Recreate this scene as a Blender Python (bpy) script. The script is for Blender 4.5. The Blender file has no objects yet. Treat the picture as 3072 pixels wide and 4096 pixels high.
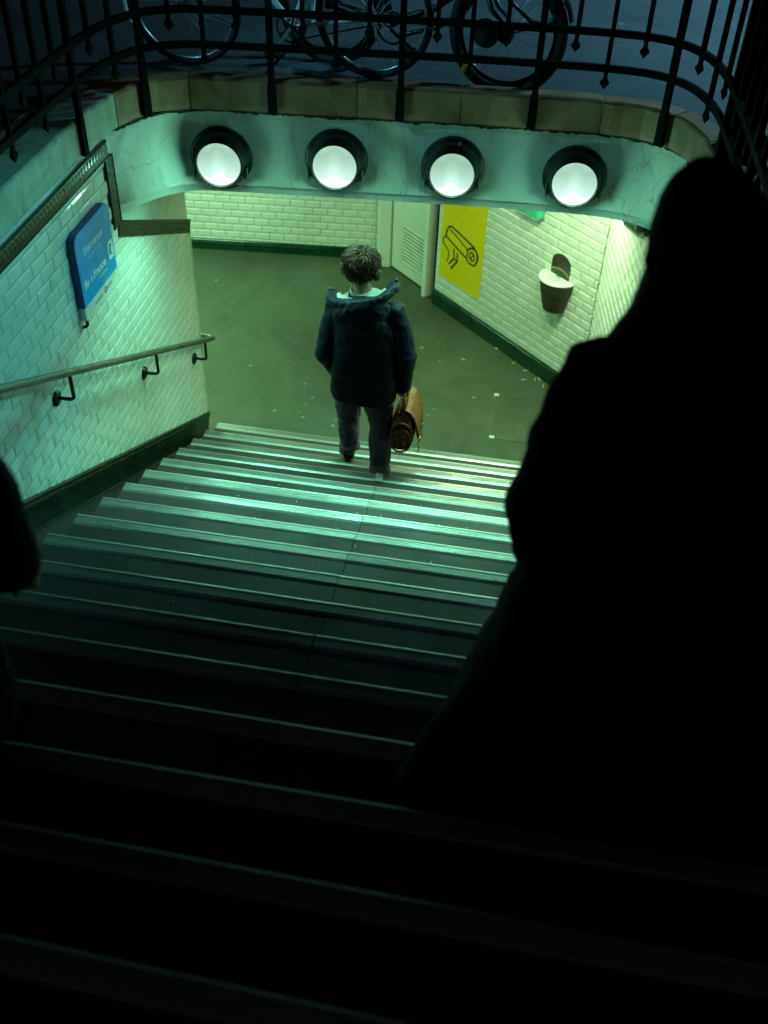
import bpy, math, random
from math import sin, cos, pi, radians, sqrt
from mathutils import Vector, Matrix

random.seed(7)
S = bpy.context.scene
COL = S.collection
V = Vector

# ------------------------------------------------------------------ camera, world, exposure
cam_d = bpy.data.cameras.new('camera'); cam = bpy.data.objects.new('camera', cam_d); COL.objects.link(cam)
cam_d.sensor_fit = 'VERTICAL'; cam_d.sensor_height = 36.0; cam_d.sensor_width = 27.0
cam_d.lens = 36.0 * 4069.6 / 4096.0
cam_d.clip_start = 0.05; cam_d.clip_end = 400


def rod(w):
    w = V(w); t = w.length; k = w / t
    K = Matrix(((0, -k[2], k[1]), (k[2], 0, -k[0]), (-k[1], k[0], 0)))
    return Matrix.Identity(3) + K * sin(t) + (K @ K) * (1 - cos(t))


_c, _s = cos(.6), sin(.6)
Rc = rod((.1159, .1034, .119)) @ Matrix(((1, 0, 0), (0, -_s, -_c), (0, _c, -_s)))
right, down, fwd = Rc[0], Rc[1], Rc[2]
M = Matrix((right, -down, -fwd)).transposed().to_4x4()
M.translation = V((0, 0, 5))
cam.matrix_world = M
cam_d.dof.use_dof = True; cam_d.dof.focus_distance = 6.2; cam_d.dof.aperture_fstop = 1.7
S.camera = cam

S.render.engine = 'CYCLES'
S.cycles.use_denoising = True
S.cycles.max_bounces = 8; S.cycles.diffuse_bounces = 4; S.cycles.glossy_bounces = 4
S.cycles.caustics_reflective = False; S.cycles.caustics_refractive = False
S.cycles.sample_clamp_indirect = 4.0
S.view_settings.view_transform = 'Standard'; S.view_settings.look = 'None'
S.view_settings.exposure = 0; S.view_settings.gamma = 1
S.view_settings.use_curve_mapping = False

W = bpy.data.worlds.new('World'); S.world = W; W.use_nodes = True
wn = W.node_tree; wn.nodes.clear()
sky = wn.nodes.new('ShaderNodeTexSky'); sky.sky_type = 'NISHITA'; sky.sun_disc = False
sky.sun_elevation = radians(-2.2); sky.sun_rotation = radians(100)
bg = wn.nodes.new('ShaderNodeBackground'); bg.inputs[1].default_value = 0.065
wo = wn.nodes.new('ShaderNodeOutputWorld')
wn.links.new(sky.outputs[0], bg.inputs[0]); wn.links.new(bg.outputs[0], wo.inputs[0])

LAMP_COL = (0.27, 1.0, 0.64); LAMP_W = 62.0; GLOW_W = 4.8
TUBE_COL = (0.60, 1.0, 0.49); TUBE_COL2 = (0.42, 1.0, 0.50); TUBE_W = 40.0
STREET_COL = (0.26, 0.80, 1.0); STREET_W = 1900.0


# ------------------------------------------------------------------ materials
def nodes(name):
    m = bpy.data.materials.new(name); m.use_nodes = True
    nt = m.node_tree
    return m, nt, nt.nodes['Principled BSDF']


def N(nt, t, **kw):
    n = nt.nodes.new(t)
    for k, v in kw.items():
        setattr(n, k, v)
    return n


def noise(nt, scale, detail=4, rough=.55, coord='Object', dist=0.0, stretch=None):
    tc = N(nt, 'ShaderNodeTexCoord')
    src = tc.outputs[coord]
    if stretch:
        mp = N(nt, 'ShaderNodeMapping'); mp.inputs['Scale'].default_value = stretch
        nt.links.new(src, mp.inputs[0]); src = mp.outputs[0]
    n = N(nt, 'ShaderNodeTexNoise'); n.inputs['Scale'].default_value = scale
    n.inputs['Detail'].default_value = detail; n.inputs['Roughness'].default_value = rough
    n.inputs['Distortion'].default_value = dist
    nt.links.new(src, n.inputs['Vector'])
    return n.outputs['Fac']


def ramp(nt, fac, stops):
    r = N(nt, 'ShaderNodeValToRGB')
    el = r.color_ramp.elements
    while len(el) < len(stops):
        el.new(.5)
    for e, (p, c) in zip(el, stops):
        e.position = p
        e.color = (c, c, c, 1) if isinstance(c, (int, float)) else (*c, 1)
    nt.links.new(fac, r.inputs[0])
    return r.outputs[0]


def mul(nt, a, b, fac=1.0, mode='MULTIPLY'):
    m = N(nt, 'ShaderNodeMixRGB', blend_type=mode); m.inputs[0].default_value = fac
    for i, x in ((1, a), (2, b)):
        if hasattr(x, 'links'):
            nt.links.new(x, m.inputs[i])
        else:
            m.inputs[i].default_value = (*x, 1) if isinstance(x, tuple) else (x, x, x, 1)
    return m.outputs[0]


def bump(nt, bsdf, fac, strength, dist):
    b = N(nt, 'ShaderNodeBump'); b.inputs['Strength'].default_value = strength; b.inputs['Distance'].default_value = dist
    nt.links.new(fac, b.inputs['Height'])
    nt.links.new(b.outputs[0], bsdf.inputs['Normal'])
    return b


def simple(name, col, rough=.5, metal=0.0, var=.25, scale=8.0, bmp=0.0, bscale=60.0, bdist=.002, rvar=.12, spec=.5, stretch=None):
    m, nt, b = nodes(name)
    f = noise(nt, scale, stretch=stretch)
    lo = tuple(max(0, c * (1 - var)) for c in col); hi = tuple(min(1, c * (1 + var)) for c in col)
    nt.links.new(ramp(nt, f, [(.3, lo), (.7, hi)]), b.inputs['Base Color'])
    nt.links.new(ramp(nt, f, [(.3, max(.02, rough - rvar)), (.7, min(1, rough + rvar))]), b.inputs['Roughness'])
    b.inputs['Metallic'].default_value = metal
    b.inputs['Specular IOR Level'].default_value = spec
    if bmp:
        bump(nt, b, noise(nt, bscale, 5, stretch=stretch), bmp, bdist)
    return m


def tile_mat(name, col, rough=.13, var=.10):
    m, nt, b = nodes(name)
    oi = N(nt, 'ShaderNodeObjectInfo'); ge = N(nt, 'ShaderNodeNewGeometry')
    ad = N(nt, 'ShaderNodeMath', operation='ADD'); nt.links.new(oi.outputs['Random'], ad.inputs[0]); nt.links.new(ge.outputs['Random Per Island'], ad.inputs[1])
    fr = N(nt, 'ShaderNodeMath', operation='FRACT'); nt.links.new(ad.outputs[0], fr.inputs[0])
    lo = tuple(c * (1 - var) for c in col)
    c1 = ramp(nt, fr.outputs[0], [(0, lo), (1, col)])
    g = noise(nt, 2.2, 6, .7, coord='Generated')
    gp = N(nt, 'ShaderNodeTexNoise'); gp.inputs['Scale'].default_value = 1.7; gp.inputs['Detail'].default_value = 8
    nt.links.new(ge.outputs['Position'], gp.inputs['Vector'])
    dirt = ramp(nt, gp.outputs['Fac'], [(.32, .62), (.62, 1.0)])
    nt.links.new(mul(nt, c1, dirt, .35), b.inputs['Base Color'])
    nt.links.new(ramp(nt, gp.outputs['Fac'], [(.35, rough + .13), (.6, rough)]), b.inputs['Roughness'])
    w = N(nt, 'ShaderNodeTexNoise'); w.inputs['Scale'].default_value = 26; w.inputs['Detail'].default_value = 1
    nt.links.new(ge.outputs['Position'], w.inputs['Vector'])
    bump(nt, b, w.outputs['Fac'], .07, .002)
    return m


MT = {}
MT['white_tile'] = tile_mat('white_tile', (.76, .77, .71), var=.08)
MT['green_tile'] = tile_mat('green_tile', (.003, .042, .020), .16, .35)
MT['frieze_tile'] = tile_mat('frieze_tile', (.002, .024, .011), .26, .4)
MT['dark_green_tile'] = tile_mat('dark_green_tile', (.002, .018, .010), .2, .4)
MT['grout'] = simple('grout', (.17, .17, .15), .9, var=.35, scale=5)


def plaster_mat():
    m, nt, b = nodes('plaster')
    a = noise(nt, 1.6, 7, .65, dist=.6)
    base = ramp(nt, a, [(.25, (.50, .50, .47)), (.55, (.66, .67, .63)), (.8, (.70, .71, .68))])
    st = noise(nt, 3.0, 6, .7, dist=1.2, stretch=(1.6, 1.6, .28))
    streak = ramp(nt, st, [(.30, .45), (.46, 1.0)])
    tc = N(nt, 'ShaderNodeTexCoord')
    vo = N(nt, 'ShaderNodeTexVoronoi', feature='DISTANCE_TO_EDGE'); vo.inputs['Scale'].default_value = 1.15
    wv = N(nt, 'ShaderNodeTexNoise'); wv.inputs['Scale'].default_value = 5; wv.inputs['Detail'].default_value = 6
    nt.links.new(tc.outputs['Object'], wv.inputs['Vector'])
    vm = N(nt, 'ShaderNodeVectorMath', operation='MULTIPLY_ADD'); vm.inputs[1].default_value = (.35, .35, .35)
    nt.links.new(wv.outputs['Color'], vm.inputs[0]); nt.links.new(tc.outputs['Object'], vm.inputs[2])
    nt.links.new(vm.outputs[0], vo.inputs['Vector'])
    crack = ramp(nt, vo.outputs['Distance'], [(.0, .35), (.006, 1.0)])
    br = ramp(nt, noise(nt, 1.3, 2), [(.48, 0), (.56, 1.0)])
    cr = mul(nt, (1, 1, 1), crack); mx = N(nt, 'ShaderNodeMixRGB'); nt.links.new(br, mx.inputs[0]); mx.inputs[1].default_value = (1, 1, 1, 1); nt.links.new(crack, mx.inputs[2])
    gr = ramp(nt, noise(nt, 5.5, 8, .75, dist=2.0, stretch=(1, 1, .55)), [(.30, .35), (.44, 1.0)])
    c = mul(nt, mul(nt, mul(nt, base, gr, .6), streak, .75), mx.outputs[0], .8)
    nt.links.new(c, b.inputs['Base Color'])
    b.inputs['Roughness'].default_value = .62
    bump(nt, b, noise(nt, 14, 8, .7), .35, .012)
    return m


MT['plaster'] = plaster_mat()


def stone_mat(name, c0, c1, c2):
    m, nt, b = nodes(name)
    oi = N(nt, 'ShaderNodeObjectInfo')
    a = noise(nt, 3.2, 8, .65, dist=.8)
    base = ramp(nt, a, [(.25, c0), (.5, c1), (.75, c2)])
    tint = ramp(nt, oi.outputs['Random'], [(0, .75), (1, 1.1)])
    st = ramp(nt, noise(nt, 9, 6, .7, stretch=(1, 1, .35)), [(.32, .5), (.5, 1)])
    nt.links.new(mul(nt, mul(nt, base, tint), st, .6), b.inputs['Base Color'])
    b.inputs['Roughness'].default_value = .55
    bump(nt, b, noise(nt, 40, 8, .7), .5, .006)
    return m


MT['stone'] = stone_mat('brown_coping_stone', (.18, .075, .038), (.36, .16, .085), (.46, .23, .13))
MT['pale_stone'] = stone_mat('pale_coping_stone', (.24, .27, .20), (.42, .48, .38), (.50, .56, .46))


def floor_mat(name, c0, c1, spots=True, rough=.5, seed=0.0):
    m, nt, b = nodes(name)
    big = noise(nt, .9 + seed, 7, .62, dist=.5)
    c = ramp(nt, big, [(.28, c0), (.52, tuple((x + y) / 2 for x, y in zip(c0, c1))), (.75, c1)])
    blot = ramp(nt, noise(nt, 2.6 + seed, 9, .72, dist=1.6), [(.34, .50), (.50, 1.0), (.72, 1.12)])
    c = mul(nt, c, blot, .38)
    fine = ramp(nt, noise(nt, 160, 3, .6), [(.25, .7), (.75, 1.2)])
    c = mul(nt, c, fine, .8)
    if spots:
        tc = N(nt, 'ShaderNodeTexCoord')
        vo = N(nt, 'ShaderNodeTexVoronoi'); vo.inputs['Scale'].default_value = 5.5; vo.inputs['Randomness'].default_value = 1
        dn = N(nt, 'ShaderNodeTexNoise'); dn.inputs['Scale'].default_value = 40
        nt.links.new(tc.outputs['Object'], dn.inputs['Vector'])
        vm = N(nt, 'ShaderNodeVectorMath', operation='MULTIPLY_ADD'); vm.inputs[1].default_value = (.02, .02, .02)
        nt.links.new(dn.outputs['Color'], vm.inputs[0]); nt.links.new(tc.outputs['Object'], vm.inputs[2])
        nt.links.new(vm.outputs[0], vo.inputs['Vector'])
        d = ramp(nt, vo.outputs['Distance'], [(.09, 1), (.12, 0)])
        sel = N(nt, 'ShaderNodeSeparateColor'); nt.links.new(vo.outputs['Color'], sel.inputs[0])
        se = ramp(nt, sel.outputs[0], [(.80, 0), (.82, 1)])
        fac = mul(nt, d, se)
        mx = N(nt, 'ShaderNodeMixRGB'); nt.links.new(fac, mx.inputs[0]); nt.links.new(c, mx.inputs[1])
        mx.inputs[2].default_value = (*[min(1, x * 2.2 + .01) for x in c1], 1)
        c = mx.outputs[0]
    nt.links.new(c, b.inputs['Base Color'])
    nt.links.new(ramp(nt, big, [(.3, rough + .14), (.7, rough - .1)]), b.inputs['Roughness'])
    bump(nt, b, noise(nt, 220, 3), .35, .002)
    return m


MT['corridor_floor'] = floor_mat('corridor_floor', (.058, .062, .042), (.115, .130, .088), True, .5)
MT['step'] = floor_mat('step_surface', (.038, .027, .030), (.066, .047, .052), False, .62, .4)
MT['asphalt'] = floor_mat('street_asphalt', (.058, .056, .062), (.115, .11, .125), True, .6, .3)
MT['gutter'] = simple('gutter_cement', (.012, .009, .009), .7, var=.4, scale=6, bmp=.3)


def alu_mat():
    m, nt, b = nodes('ribbed_aluminium')
    a = noise(nt, 3.0, 6, .65, stretch=(.6, 3, 3))
    oi = N(nt, 'ShaderNodeObjectInfo')
    t = ramp(nt, oi.outputs['Random'], [(0, .8), (1, 1.05)])
    c = ramp(nt, a, [(.25, (.35, .35, .35)), (.6, (.58, .57, .56))])
    nt.links.new(mul(nt, c, t), b.inputs['Base Color'])
    b.inputs['Metallic'].default_value = .9
    nt.links.new(ramp(nt, a, [(.3, .52), (.7, .34)]), b.inputs['Roughness'])
    bump(nt, b, noise(nt, 90, 3, stretch=(.1, 1, 1)), .15, .001)
    return m


MT['alu'] = alu_mat()
MT['iron'] = simple('painted_iron', (.0035, .0035, .0035), .8, 0.0, var=.5, scale=14, bmp=.25, bscale=70, spec=.06)
MT['black_metal'] = simple('black_enamel', (.010, .016, .013), .28, .0, var=.4, scale=9, bmp=.15)
MT['clamp'] = simple('clamp_metal', (.10, .12, .11), .35, .8)
MT['steel'] = simple('brushed_steel', (.20, .20, .185), .36, .85, var=.2, scale=12, stretch=(8, .6, .6))
MT['dark_steel'] = simple('dark_bracket_paint', (.012, .014, .014), .3, .2)
MT['blue_sign'] = simple('blue_enamel', (.0, .33, .82), .22, var=.06, scale=3)
MT['blue_edge'] = simple('blue_enamel_edge', (.0, .045, .22), .3, var=.1, scale=3)
MT['sign_pale'] = simple('sign_pale_strip', (.66, .70, .66), .25, var=.05)
MT['sign_text'] = simple('sign_text_white', (.70, .90, .95), .35, var=.03)
MT['ink'] = simple('black_ink', (.012, .012, .012), .35, var=.05)
MT['ink_blue'] = simple('logo_ink', (.03, .10, .16), .35, var=.05)
MT['yellow'] = simple('yellow_poster', (.86, .60, .0), .32, var=.04, scale=2)
MT['door_paint'] = simple('white_door_paint', (.70, .71, .66), .38, var=.08, scale=2.5, bmp=.08)
MT['louvre'] = simple('louvre_paint', (.58, .60, .55), .4, var=.1)
MT['ash_dark'] = simple('ashtray_brown', (.050, .038, .026), .32, .2, var=.2)
MT['ash_lid'] = simple('ashtray_lid_steel', (.90, .92, .92), .25, .0, var=.04)
MT['gold'] = simple('cigarette_mark', (.25, .28, .12), .4)
MT['orange'] = simple('orange_mark', (.6, .16, .02), .4)
MT['green_box'] = simple('green_box', (.05, .42, .28), .35)
MT['grey_box'] = simple('grey_box', (.20, .22, .20), .5)
MT['white_paint'] = simple('white_ceiling_paint', (.70, .71, .68), .6, var=.1, scale=2)
MT['butt'] = simple('cigarette_paper', (.72, .66, .42), .7, var=.2, scale=60)
MT['butt_filter'] = simple('cigarette_filter', (.62, .33, .06), .7, var=.2, scale=60)
MT['rubber'] = simple('tyre_rubber', (.012, .012, .013), .7, var=.3, scale=20, bmp=.3)
MT['bike_black'] = simple('bike_black_paint', (.010, .010, .012), .3, .1)
MT['chrome'] = simple('bike_bright_metal', (.62, .66, .68), .34, .85, var=.1)
MT['bike_white'] = simple('bike_silver_paint', (.72, .78, .80), .35, .0, var=.1)
MT['amber'] = simple('amber_reflector', (.95, .34, .0), .3)
MT['blue_light'] = simple('blue_plastic_plate', (.10, .40, .62), .2)
MT['glass_dark'] = simple('dark_lamp_plastic', (.02, .02, .02), .2)


def cloth(name, col, rough=.75, sheen=.2, var=.25, scale=5, weave=420, spec=.3):
    m, nt, b = nodes(name)
    f = noise(nt, scale, 6, .6)
    lo = tuple(c * (1 - var) for c in col); hi = tuple(min(1, c * (1 + var)) for c in col)
    nt.links.new(ramp(nt, f, [(.3, lo), (.7, hi)]), b.inputs['Base Color'])
    b.inputs['Roughness'].default_value = rough
    b.inputs['Sheen Weight'].default_value = sheen; b.inputs['Sheen Roughness'].default_value = .5
    b.inputs['Specular IOR Level'].default_value = spec
    bump(nt, b, noise(nt, weave, 2), .25, .001)
    return m


MT['navy'] = cloth('navy_parka_cloth', (.006, .0048, .017), .55, .02, spec=.16)
MT['denim'] = cloth('grey_blue_denim', (.150, .098, .130), .85, .1, .35, 7)
MT['lining'] = cloth('pale_hood_lining', (.38, .40, .36), .9, .3, .1)
MT['black_coat'] = cloth('black_coat_cloth', (.008, .008, .011), .9, .06, spec=.2)
MT['blue_coat'] = cloth('dark_blue_coat_cloth', (.004, .006, .028), .9, .02, spec=.15)
MT['leather_black'] = simple('black_leather', (.007, .006, .006), .5, var=.3, scale=20, bmp=.3)
MT['sole'] = simple('shoe_sole', (.05, .03, .02), .7)
MT['bag'] = simple('tan_leather', (.25, .056, .005), .45, var=.4, scale=9, bmp=.35, bscale=45, bdist=.004)
MT['bag_dark'] = simple('dark_tan_leather', (.15, .034, .004), .45, var=.4, scale=9, bmp=.35)
MT['brass'] = simple('brass_buckle', (.75, .60, .30), .25, 1.0)
MT['headphone'] = simple('headphone_grey', (.007, .006, .007), .6, .0)


def skin_mat():
    m, nt, b = nodes('skin')
    nt.links.new(ramp(nt, noise(nt, 12, 5), [(.3, (.42, .24, .17)), (.7, (.56, .34, .25))]), b.inputs['Base Color'])
    b.inputs['Roughness'].default_value = .5
    b.inputs['Subsurface Weight'].default_value = .0
    bump(nt, b, noise(nt, 150, 3), .15, .001)
    return m


MT['skin'] = skin_mat()


def hair_mat():
    m, nt, b = nodes('brown_hair')
    ge = N(nt, 'ShaderNodeNewGeometry')
    nt.links.new(ramp(nt, ge.outputs['Random Per Island'], [(0, (.030, .009, .005)), (1, (.12, .036, .017))]), b.inputs['Base Color'])
    b.inputs['Roughness'].default_value = .62
    b.inputs['Specular IOR Level'].default_value = .3
    return m


MT['hair'] = hair_mat()


def lens_mat():
    # a frosted lamp lens: brighter towards the hidden bulb in its lower half
    m, nt, b = nodes('lamp_lens')
    tc = N(nt, 'ShaderNodeTexCoord'); sp = N(nt, 'ShaderNodeSeparateXYZ'); nt.links.new(tc.outputs['Object'], sp.inputs[0])
    # local x across, local y up, metres
    xx = N(nt, 'ShaderNodeMath', operation='POWER'); ab = N(nt, 'ShaderNodeMath', operation='ABSOLUTE')
    nt.links.new(sp.outputs[0], ab.inputs[0]); nt.links.new(ab.outputs[0], xx.inputs[0]); xx.inputs[1].default_value = 2
    hc_ = N(nt, 'ShaderNodeMath', operation='MULTIPLY'); nt.links.new(xx.outputs[0], hc_.inputs[0]); hc_.inputs[1].default_value = 16.0
    hm_ = N(nt, 'ShaderNodeMath', operation='MINIMUM'); nt.links.new(hc_.outputs[0], hm_.inputs[0]); hm_.inputs[1].default_value = .036
    hump = N(nt, 'ShaderNodeMath', operation='ADD'); nt.links.new(hm_.outputs[0], hump.inputs[0]); nt.links.new(sp.outputs[1], hump.inputs[1])
    nz = noise(nt, 6, 3)
    h2 = N(nt, 'ShaderNodeMath', operation='MULTIPLY_ADD'); nt.links.new(nz, h2.inputs[0]); h2.inputs[1].default_value = .018; nt.links.new(hump.outputs[0], h2.inputs[2])
    mr = N(nt, 'ShaderNodeMapRange'); nt.links.new(h2.outputs[0], mr.inputs[0])
    mr.inputs[1].default_value = -.13; mr.inputs[2].default_value = .16; mr.inputs[3].default_value = 0; mr.inputs[4].default_value = 1
    col = ramp(nt, mr.outputs[0], [(0, (1.1, 1.1, 1.1)), (.315, (1.1, 1.1, 1.1)), (.36, (.66, .90, .82)), (.60, (.46, .73, .60)), (.84, (.33, .58, .44)), (1, (.40, .68, .52))])
    b.inputs['Base Color'].default_value = (.012, .012, .012, 1); b.inputs['Roughness'].default_value = .12; b.inputs['Specular IOR Level'].default_value = 0
    oi = N(nt, 'ShaderNodeObjectInfo'); es = N(nt, 'ShaderNodeMapRange'); es.inputs[3].default_value = .88; es.inputs[4].default_value = 1.12
    nt.links.new(oi.outputs['Random'], es.inputs[0]); nt.links.new(es.outputs[0], b.inputs['Emission Strength'])
    nt.links.new(col, b.inputs['Emission Color'])
    return m


MT['lens'] = lens_mat()


def emit_mat(name, col, st):
    m, nt, b = nodes(name)
    b.inputs['Emission Color'].default_value = (*col, 1); b.inputs['Emission Strength'].default_value = st
    return m


MT['tube_glow'] = emit_mat('tube_glow', TUBE_COL, 4.0)
MT['street_glow'] = emit_mat('street_lamp_glow', STREET_COL, 6.0)

# ------------------------------------------------------------------ mesh helpers
ROOT = {}


class MB:
    def __init__(s):
        s.v = []; s.f = []

    def add(s, verts, faces):
        o = len(s.v); s.v += [tuple(v) for v in verts]; s.f += [tuple(i + o for i in f) for f in faces]
        return s

    def box(s, c, size, frame=None):
        x, y, z = (d / 2 for d in size)
        pts = [V((a * x, b * y, d * z)) for a in (-1, 1) for b in (-1, 1) for d in (-1, 1)]
        if frame is not None:
            pts = [frame @ p for p in pts]
        pts = [p + V(c) for p in pts]
        return s.add(pts, [(0, 1, 3, 2), (4, 6, 7, 5), (0, 4, 5, 1), (2, 3, 7, 6), (0, 2, 6, 4), (1, 5, 7, 3)])

    def bevbox(s, c, size, b=.004, frame=None):
        # box whose 12 edges are chamfered
        x, y, z = (d / 2 for d in size); vs = []; idx = {}
        for sx in (-1, 1):
            for sy in (-1, 1):
                for sz in (-1, 1):
                    for ax in range(3):
                        p = [sx * (x - b), sy * (y - b), sz * (z - b)]
                        p[ax] += (sx, sy, sz)[ax] * b
                        idx[(sx, sy, sz, ax)] = len(vs); vs.append(V(p))
        fs = []
        for ax in range(3):
            o = [i for i in range(3) if i != ax]
            for sg in (-1, 1):
                q = []
                for a, bb in ((-1, -1), (1, -1), (1, 1), (-1, 1)):
                    k = [0, 0, 0]; k[ax] = sg; k[o[0]] = a; k[o[1]] = bb
                    q.append(idx[(*k, ax)])
                fs.append(tuple(q))
        for ax in range(3):
            o = [i for i in range(3) if i != ax]
            for a in (-1, 1):
                for bb in (-1, 1):
                    k0 = [0, 0, 0]; k0[o[0]] = a; k0[o[1]] = bb; k1 = list(k0); k0[ax] = -1; k1[ax] = 1
                    fs.append((idx[(*k0, o[0])], idx[(*k1, o[0])], idx[(*k1, o[1])], idx[(*k0, o[1])]))
        for sx in (-1, 1):
            for sy in (-1, 1):
                for sz in (-1, 1):
                    fs.append(tuple(idx[(sx, sy, sz, a)] for a in range(3)))
        if frame is not None:
            vs = [frame @ p for p in vs]
        return s.add([p + V(c) for p in vs], fs)

    def loft(s, rings, cap=True, closed=True):
        # rings: lists of points of equal length
        n = len(rings[0]); o = len(s.v)
        for r in rings:
            s.v += [tuple(p) for p in r]
        for i in range(len(rings) - 1):
            for j in range(n if closed else n - 1):
                k = (j + 1) % n
                s.f.append((o + i * n + j, o + i * n + k, o + (i + 1) * n + k, o + (i + 1) * n + j))
        if cap:
            s.f.append(tuple(o + j for j in reversed(range(n))))
            e = o + (len(rings) - 1) * n
            s.f.append(tuple(e + j for j in range(n)))
        return s

    def tube(s, pts, r, n=8, cap=True, up=None, flat=None):
        pts = [V(p) for p in pts]
        rr = r if isinstance(r, (list, tuple)) else [r] * len(pts)
        rings = []; prev = None
        for i, p in enumerate(pts):
            d = (pts[min(i + 1, len(pts) - 1)] - pts[max(i - 1, 0)]).normalized()
            if prev is None:
                a = V(up) if up else (V((0, 0, 1)) if abs(d.z) < .9 else V((1, 0, 0)))
                u = (a - d * a.dot(d)).normalized()
            else:
                u = (prev - d * prev.dot(d)).normalized()
            prev = u; w = d.cross(u)
            ax, ay = (rr[i], rr[i]) if not isinstance(rr[i], (tuple, list)) else rr[i]
            rings.append([p + u * (cos(2 * pi * j / n) * ax) + w * (sin(2 * pi * j / n) * ay) for j in range(n)])
        return s.loft(rings, cap)

    def bar(s, a, b, w, h, up=(0, 0, 1)):
        # rectangular bar from a to b
        a, b = V(a), V(b); d = (b - a).normalized(); u = V(up); u = (u - d * u.dot(d)).normalized(); q = d.cross(u)
        r = [[p + q * (x * w / 2) + u * (y * h / 2) for x, y in ((-1, -1), (1, -1), (1, 1), (-1, 1))] for p in (a, b)]
        return s.loft(r)

    def rectpath(s, pts, w, h, up=(0, 0, 1)):
        pts = [V(p) for p in pts]; rings = []
        for i, p in enumerate(pts):
            d = (pts[min(i + 1, len(pts) - 1)] - pts[max(i - 1, 0)]).normalized()
            u = V(up); u = (u - d * u.dot(d)).normalized(); q = d.cross(u)
            rings.append([p + q * (x * w / 2) + u * (y * h / 2) for x, y in ((-1, -1), (1, -1), (1, 1), (-1, 1))])
        return s.loft(rings)

    def torus(s, c, R, r, axis, n=40, m=10, a0=0, a1=2 * pi, ell=None):
        c = V(c); axis = V(axis).normalized()
        u = axis.orthogonal().normalized()
        if abs(axis.z) < .9:
            u = (V((0, 0, 1)) - axis * axis.z).normalized()
        w = axis.cross(u); full = abs(a1 - a0 - 2 * pi) < 1e-6
        rings = []
        for i in range(n if full else n + 1):
            t = a0 + (a1 - a0) * i / n; d = u * cos(t) + w * sin(t)
            rx, ry = (r, r) if not isinstance(r, tuple) else r
            rings.append([c + d * (R + rx * cos(2 * pi * j / m)) + axis * (ry * sin(2 * pi * j / m)) for j in range(m)])
        if full:
            rings.append(rings[0])
        return s.loft(rings, cap=not full)

    def ell(s, c, rx, ry, rz, nu=16, nv=10, frame=None):
        c = V(c); rings = []
        for i in range(1, nv):
            t = pi * i / nv
            ring = []
            for j in range(nu):
                p = V((rx * sin(t) * cos(2 * pi * j / nu), ry * sin(t) * sin(2 * pi * j / nu), -rz * cos(t)))
                if frame is not None:
                    p = frame @ p
                ring.append(c + p)
            rings.append(ring)
        lo = V((0, 0, -rz)); hi = V((0, 0, rz))
        if frame is not None:
            lo, hi = frame @ lo, frame @ hi
        o = len(s.v); s.loft(rings, cap=False)
        s.v += [tuple(c + lo), tuple(c + hi)]; L = len(s.v); n = nu; e = o + (nv - 2) * nu
        for j in range(n):
            s.f.append((L - 2, o + (j + 1) % n, o + j)); s.f.append((L - 1, e + j, e + (j + 1) % n))
        return s

    def capsule(s, pts, rs, n=12):
        # tapered limb with rounded ends: closed
        pts = [V(p) for p in pts]
        s.tube(pts, rs, n)
        for p, r in ((pts[0], rs[0]), (pts[-1], rs[-1])):
            if not isinstance(r, tuple):
                s.ell(p, r, r, r, 12, 8)
        return s

    def lathe(s, prof, c, frame, n=40):
        # prof: (radius, height) along frame's z
        rings = [[V(c) + frame @ V((r * cos(2 * pi * j / n), r * sin(2 * pi * j / n), h)) for j in range(n)] for r, h in prof]
        return s.loft(rings)


def obj(name, mb, mat, parent=None, smooth=False, local=False, angle=None):
    me = bpy.data.meshes.new(name)
    base = V((0, 0, 0))
    if parent is not None:
        base = ROOT.get(parent.name, V((0, 0, 0)))
    vs = mb.v if local else [(v[0] - base.x, v[1] - base.y, v[2] - base.z) for v in mb.v]
    me.from_pydata(vs, [], mb.f); me.validate(clean_customdata=False)
    me.materials.append(mat if not isinstance(mat, str) else MT[mat])
    if smooth:
        me.polygons.foreach_set('use_smooth', [True] * len(me.polygons))
    if angle is not None:
        me.set_sharp_from_angle(angle=radians(angle))
    import bmesh
    bm = bmesh.new(); bm.from_mesh(me); bmesh.ops.recalc_face_normals(bm, faces=bm.faces); bm.to_mesh(me); bm.free()
    me.update()
    o = bpy.data.objects.new(name, me); COL.objects.link(o)
    if parent is not None:
        o.parent = parent; ROOT[o.name] = base
    return o


def inst(src, parent, mw):
    # a piece sharing src's mesh, its matrix given in the world; parents are never rotated
    o = src.copy(); COL.objects.link(o); o.parent = parent
    m = mw.copy(); m.translation = mw.translation - ROOT.get(parent.name, V((0, 0, 0)))
    o.matrix_basis = m
    return o


def thing(name, loc, label, cat, group=None):
    o = bpy.data.objects.new(name, None); COL.objects.link(o); o.location = loc; o.empty_display_size = .1
    o['label'] = label; o['category'] = cat; o['kind'] = 'thing'
    if group:
        o['group'] = group
    ROOT[o.name] = V(loc)
    return o


def tag(o, label, cat, group=None, kind='thing'):
    o['kind'] = kind
    if kind == 'thing':
        o['label'] = label; o['category'] = cat
    if group:
        o['group'] = group
    return o


def basis(o, u, n):
    # local x = u (along the wall), y = up, z = n (out of the wall)
    u = V(u).normalized(); n = V(n).normalized()
    m = Matrix((u, V((0, 0, 1)), n)).transposed().to_4x4(); m.translation = V(o)
    return m


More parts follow.
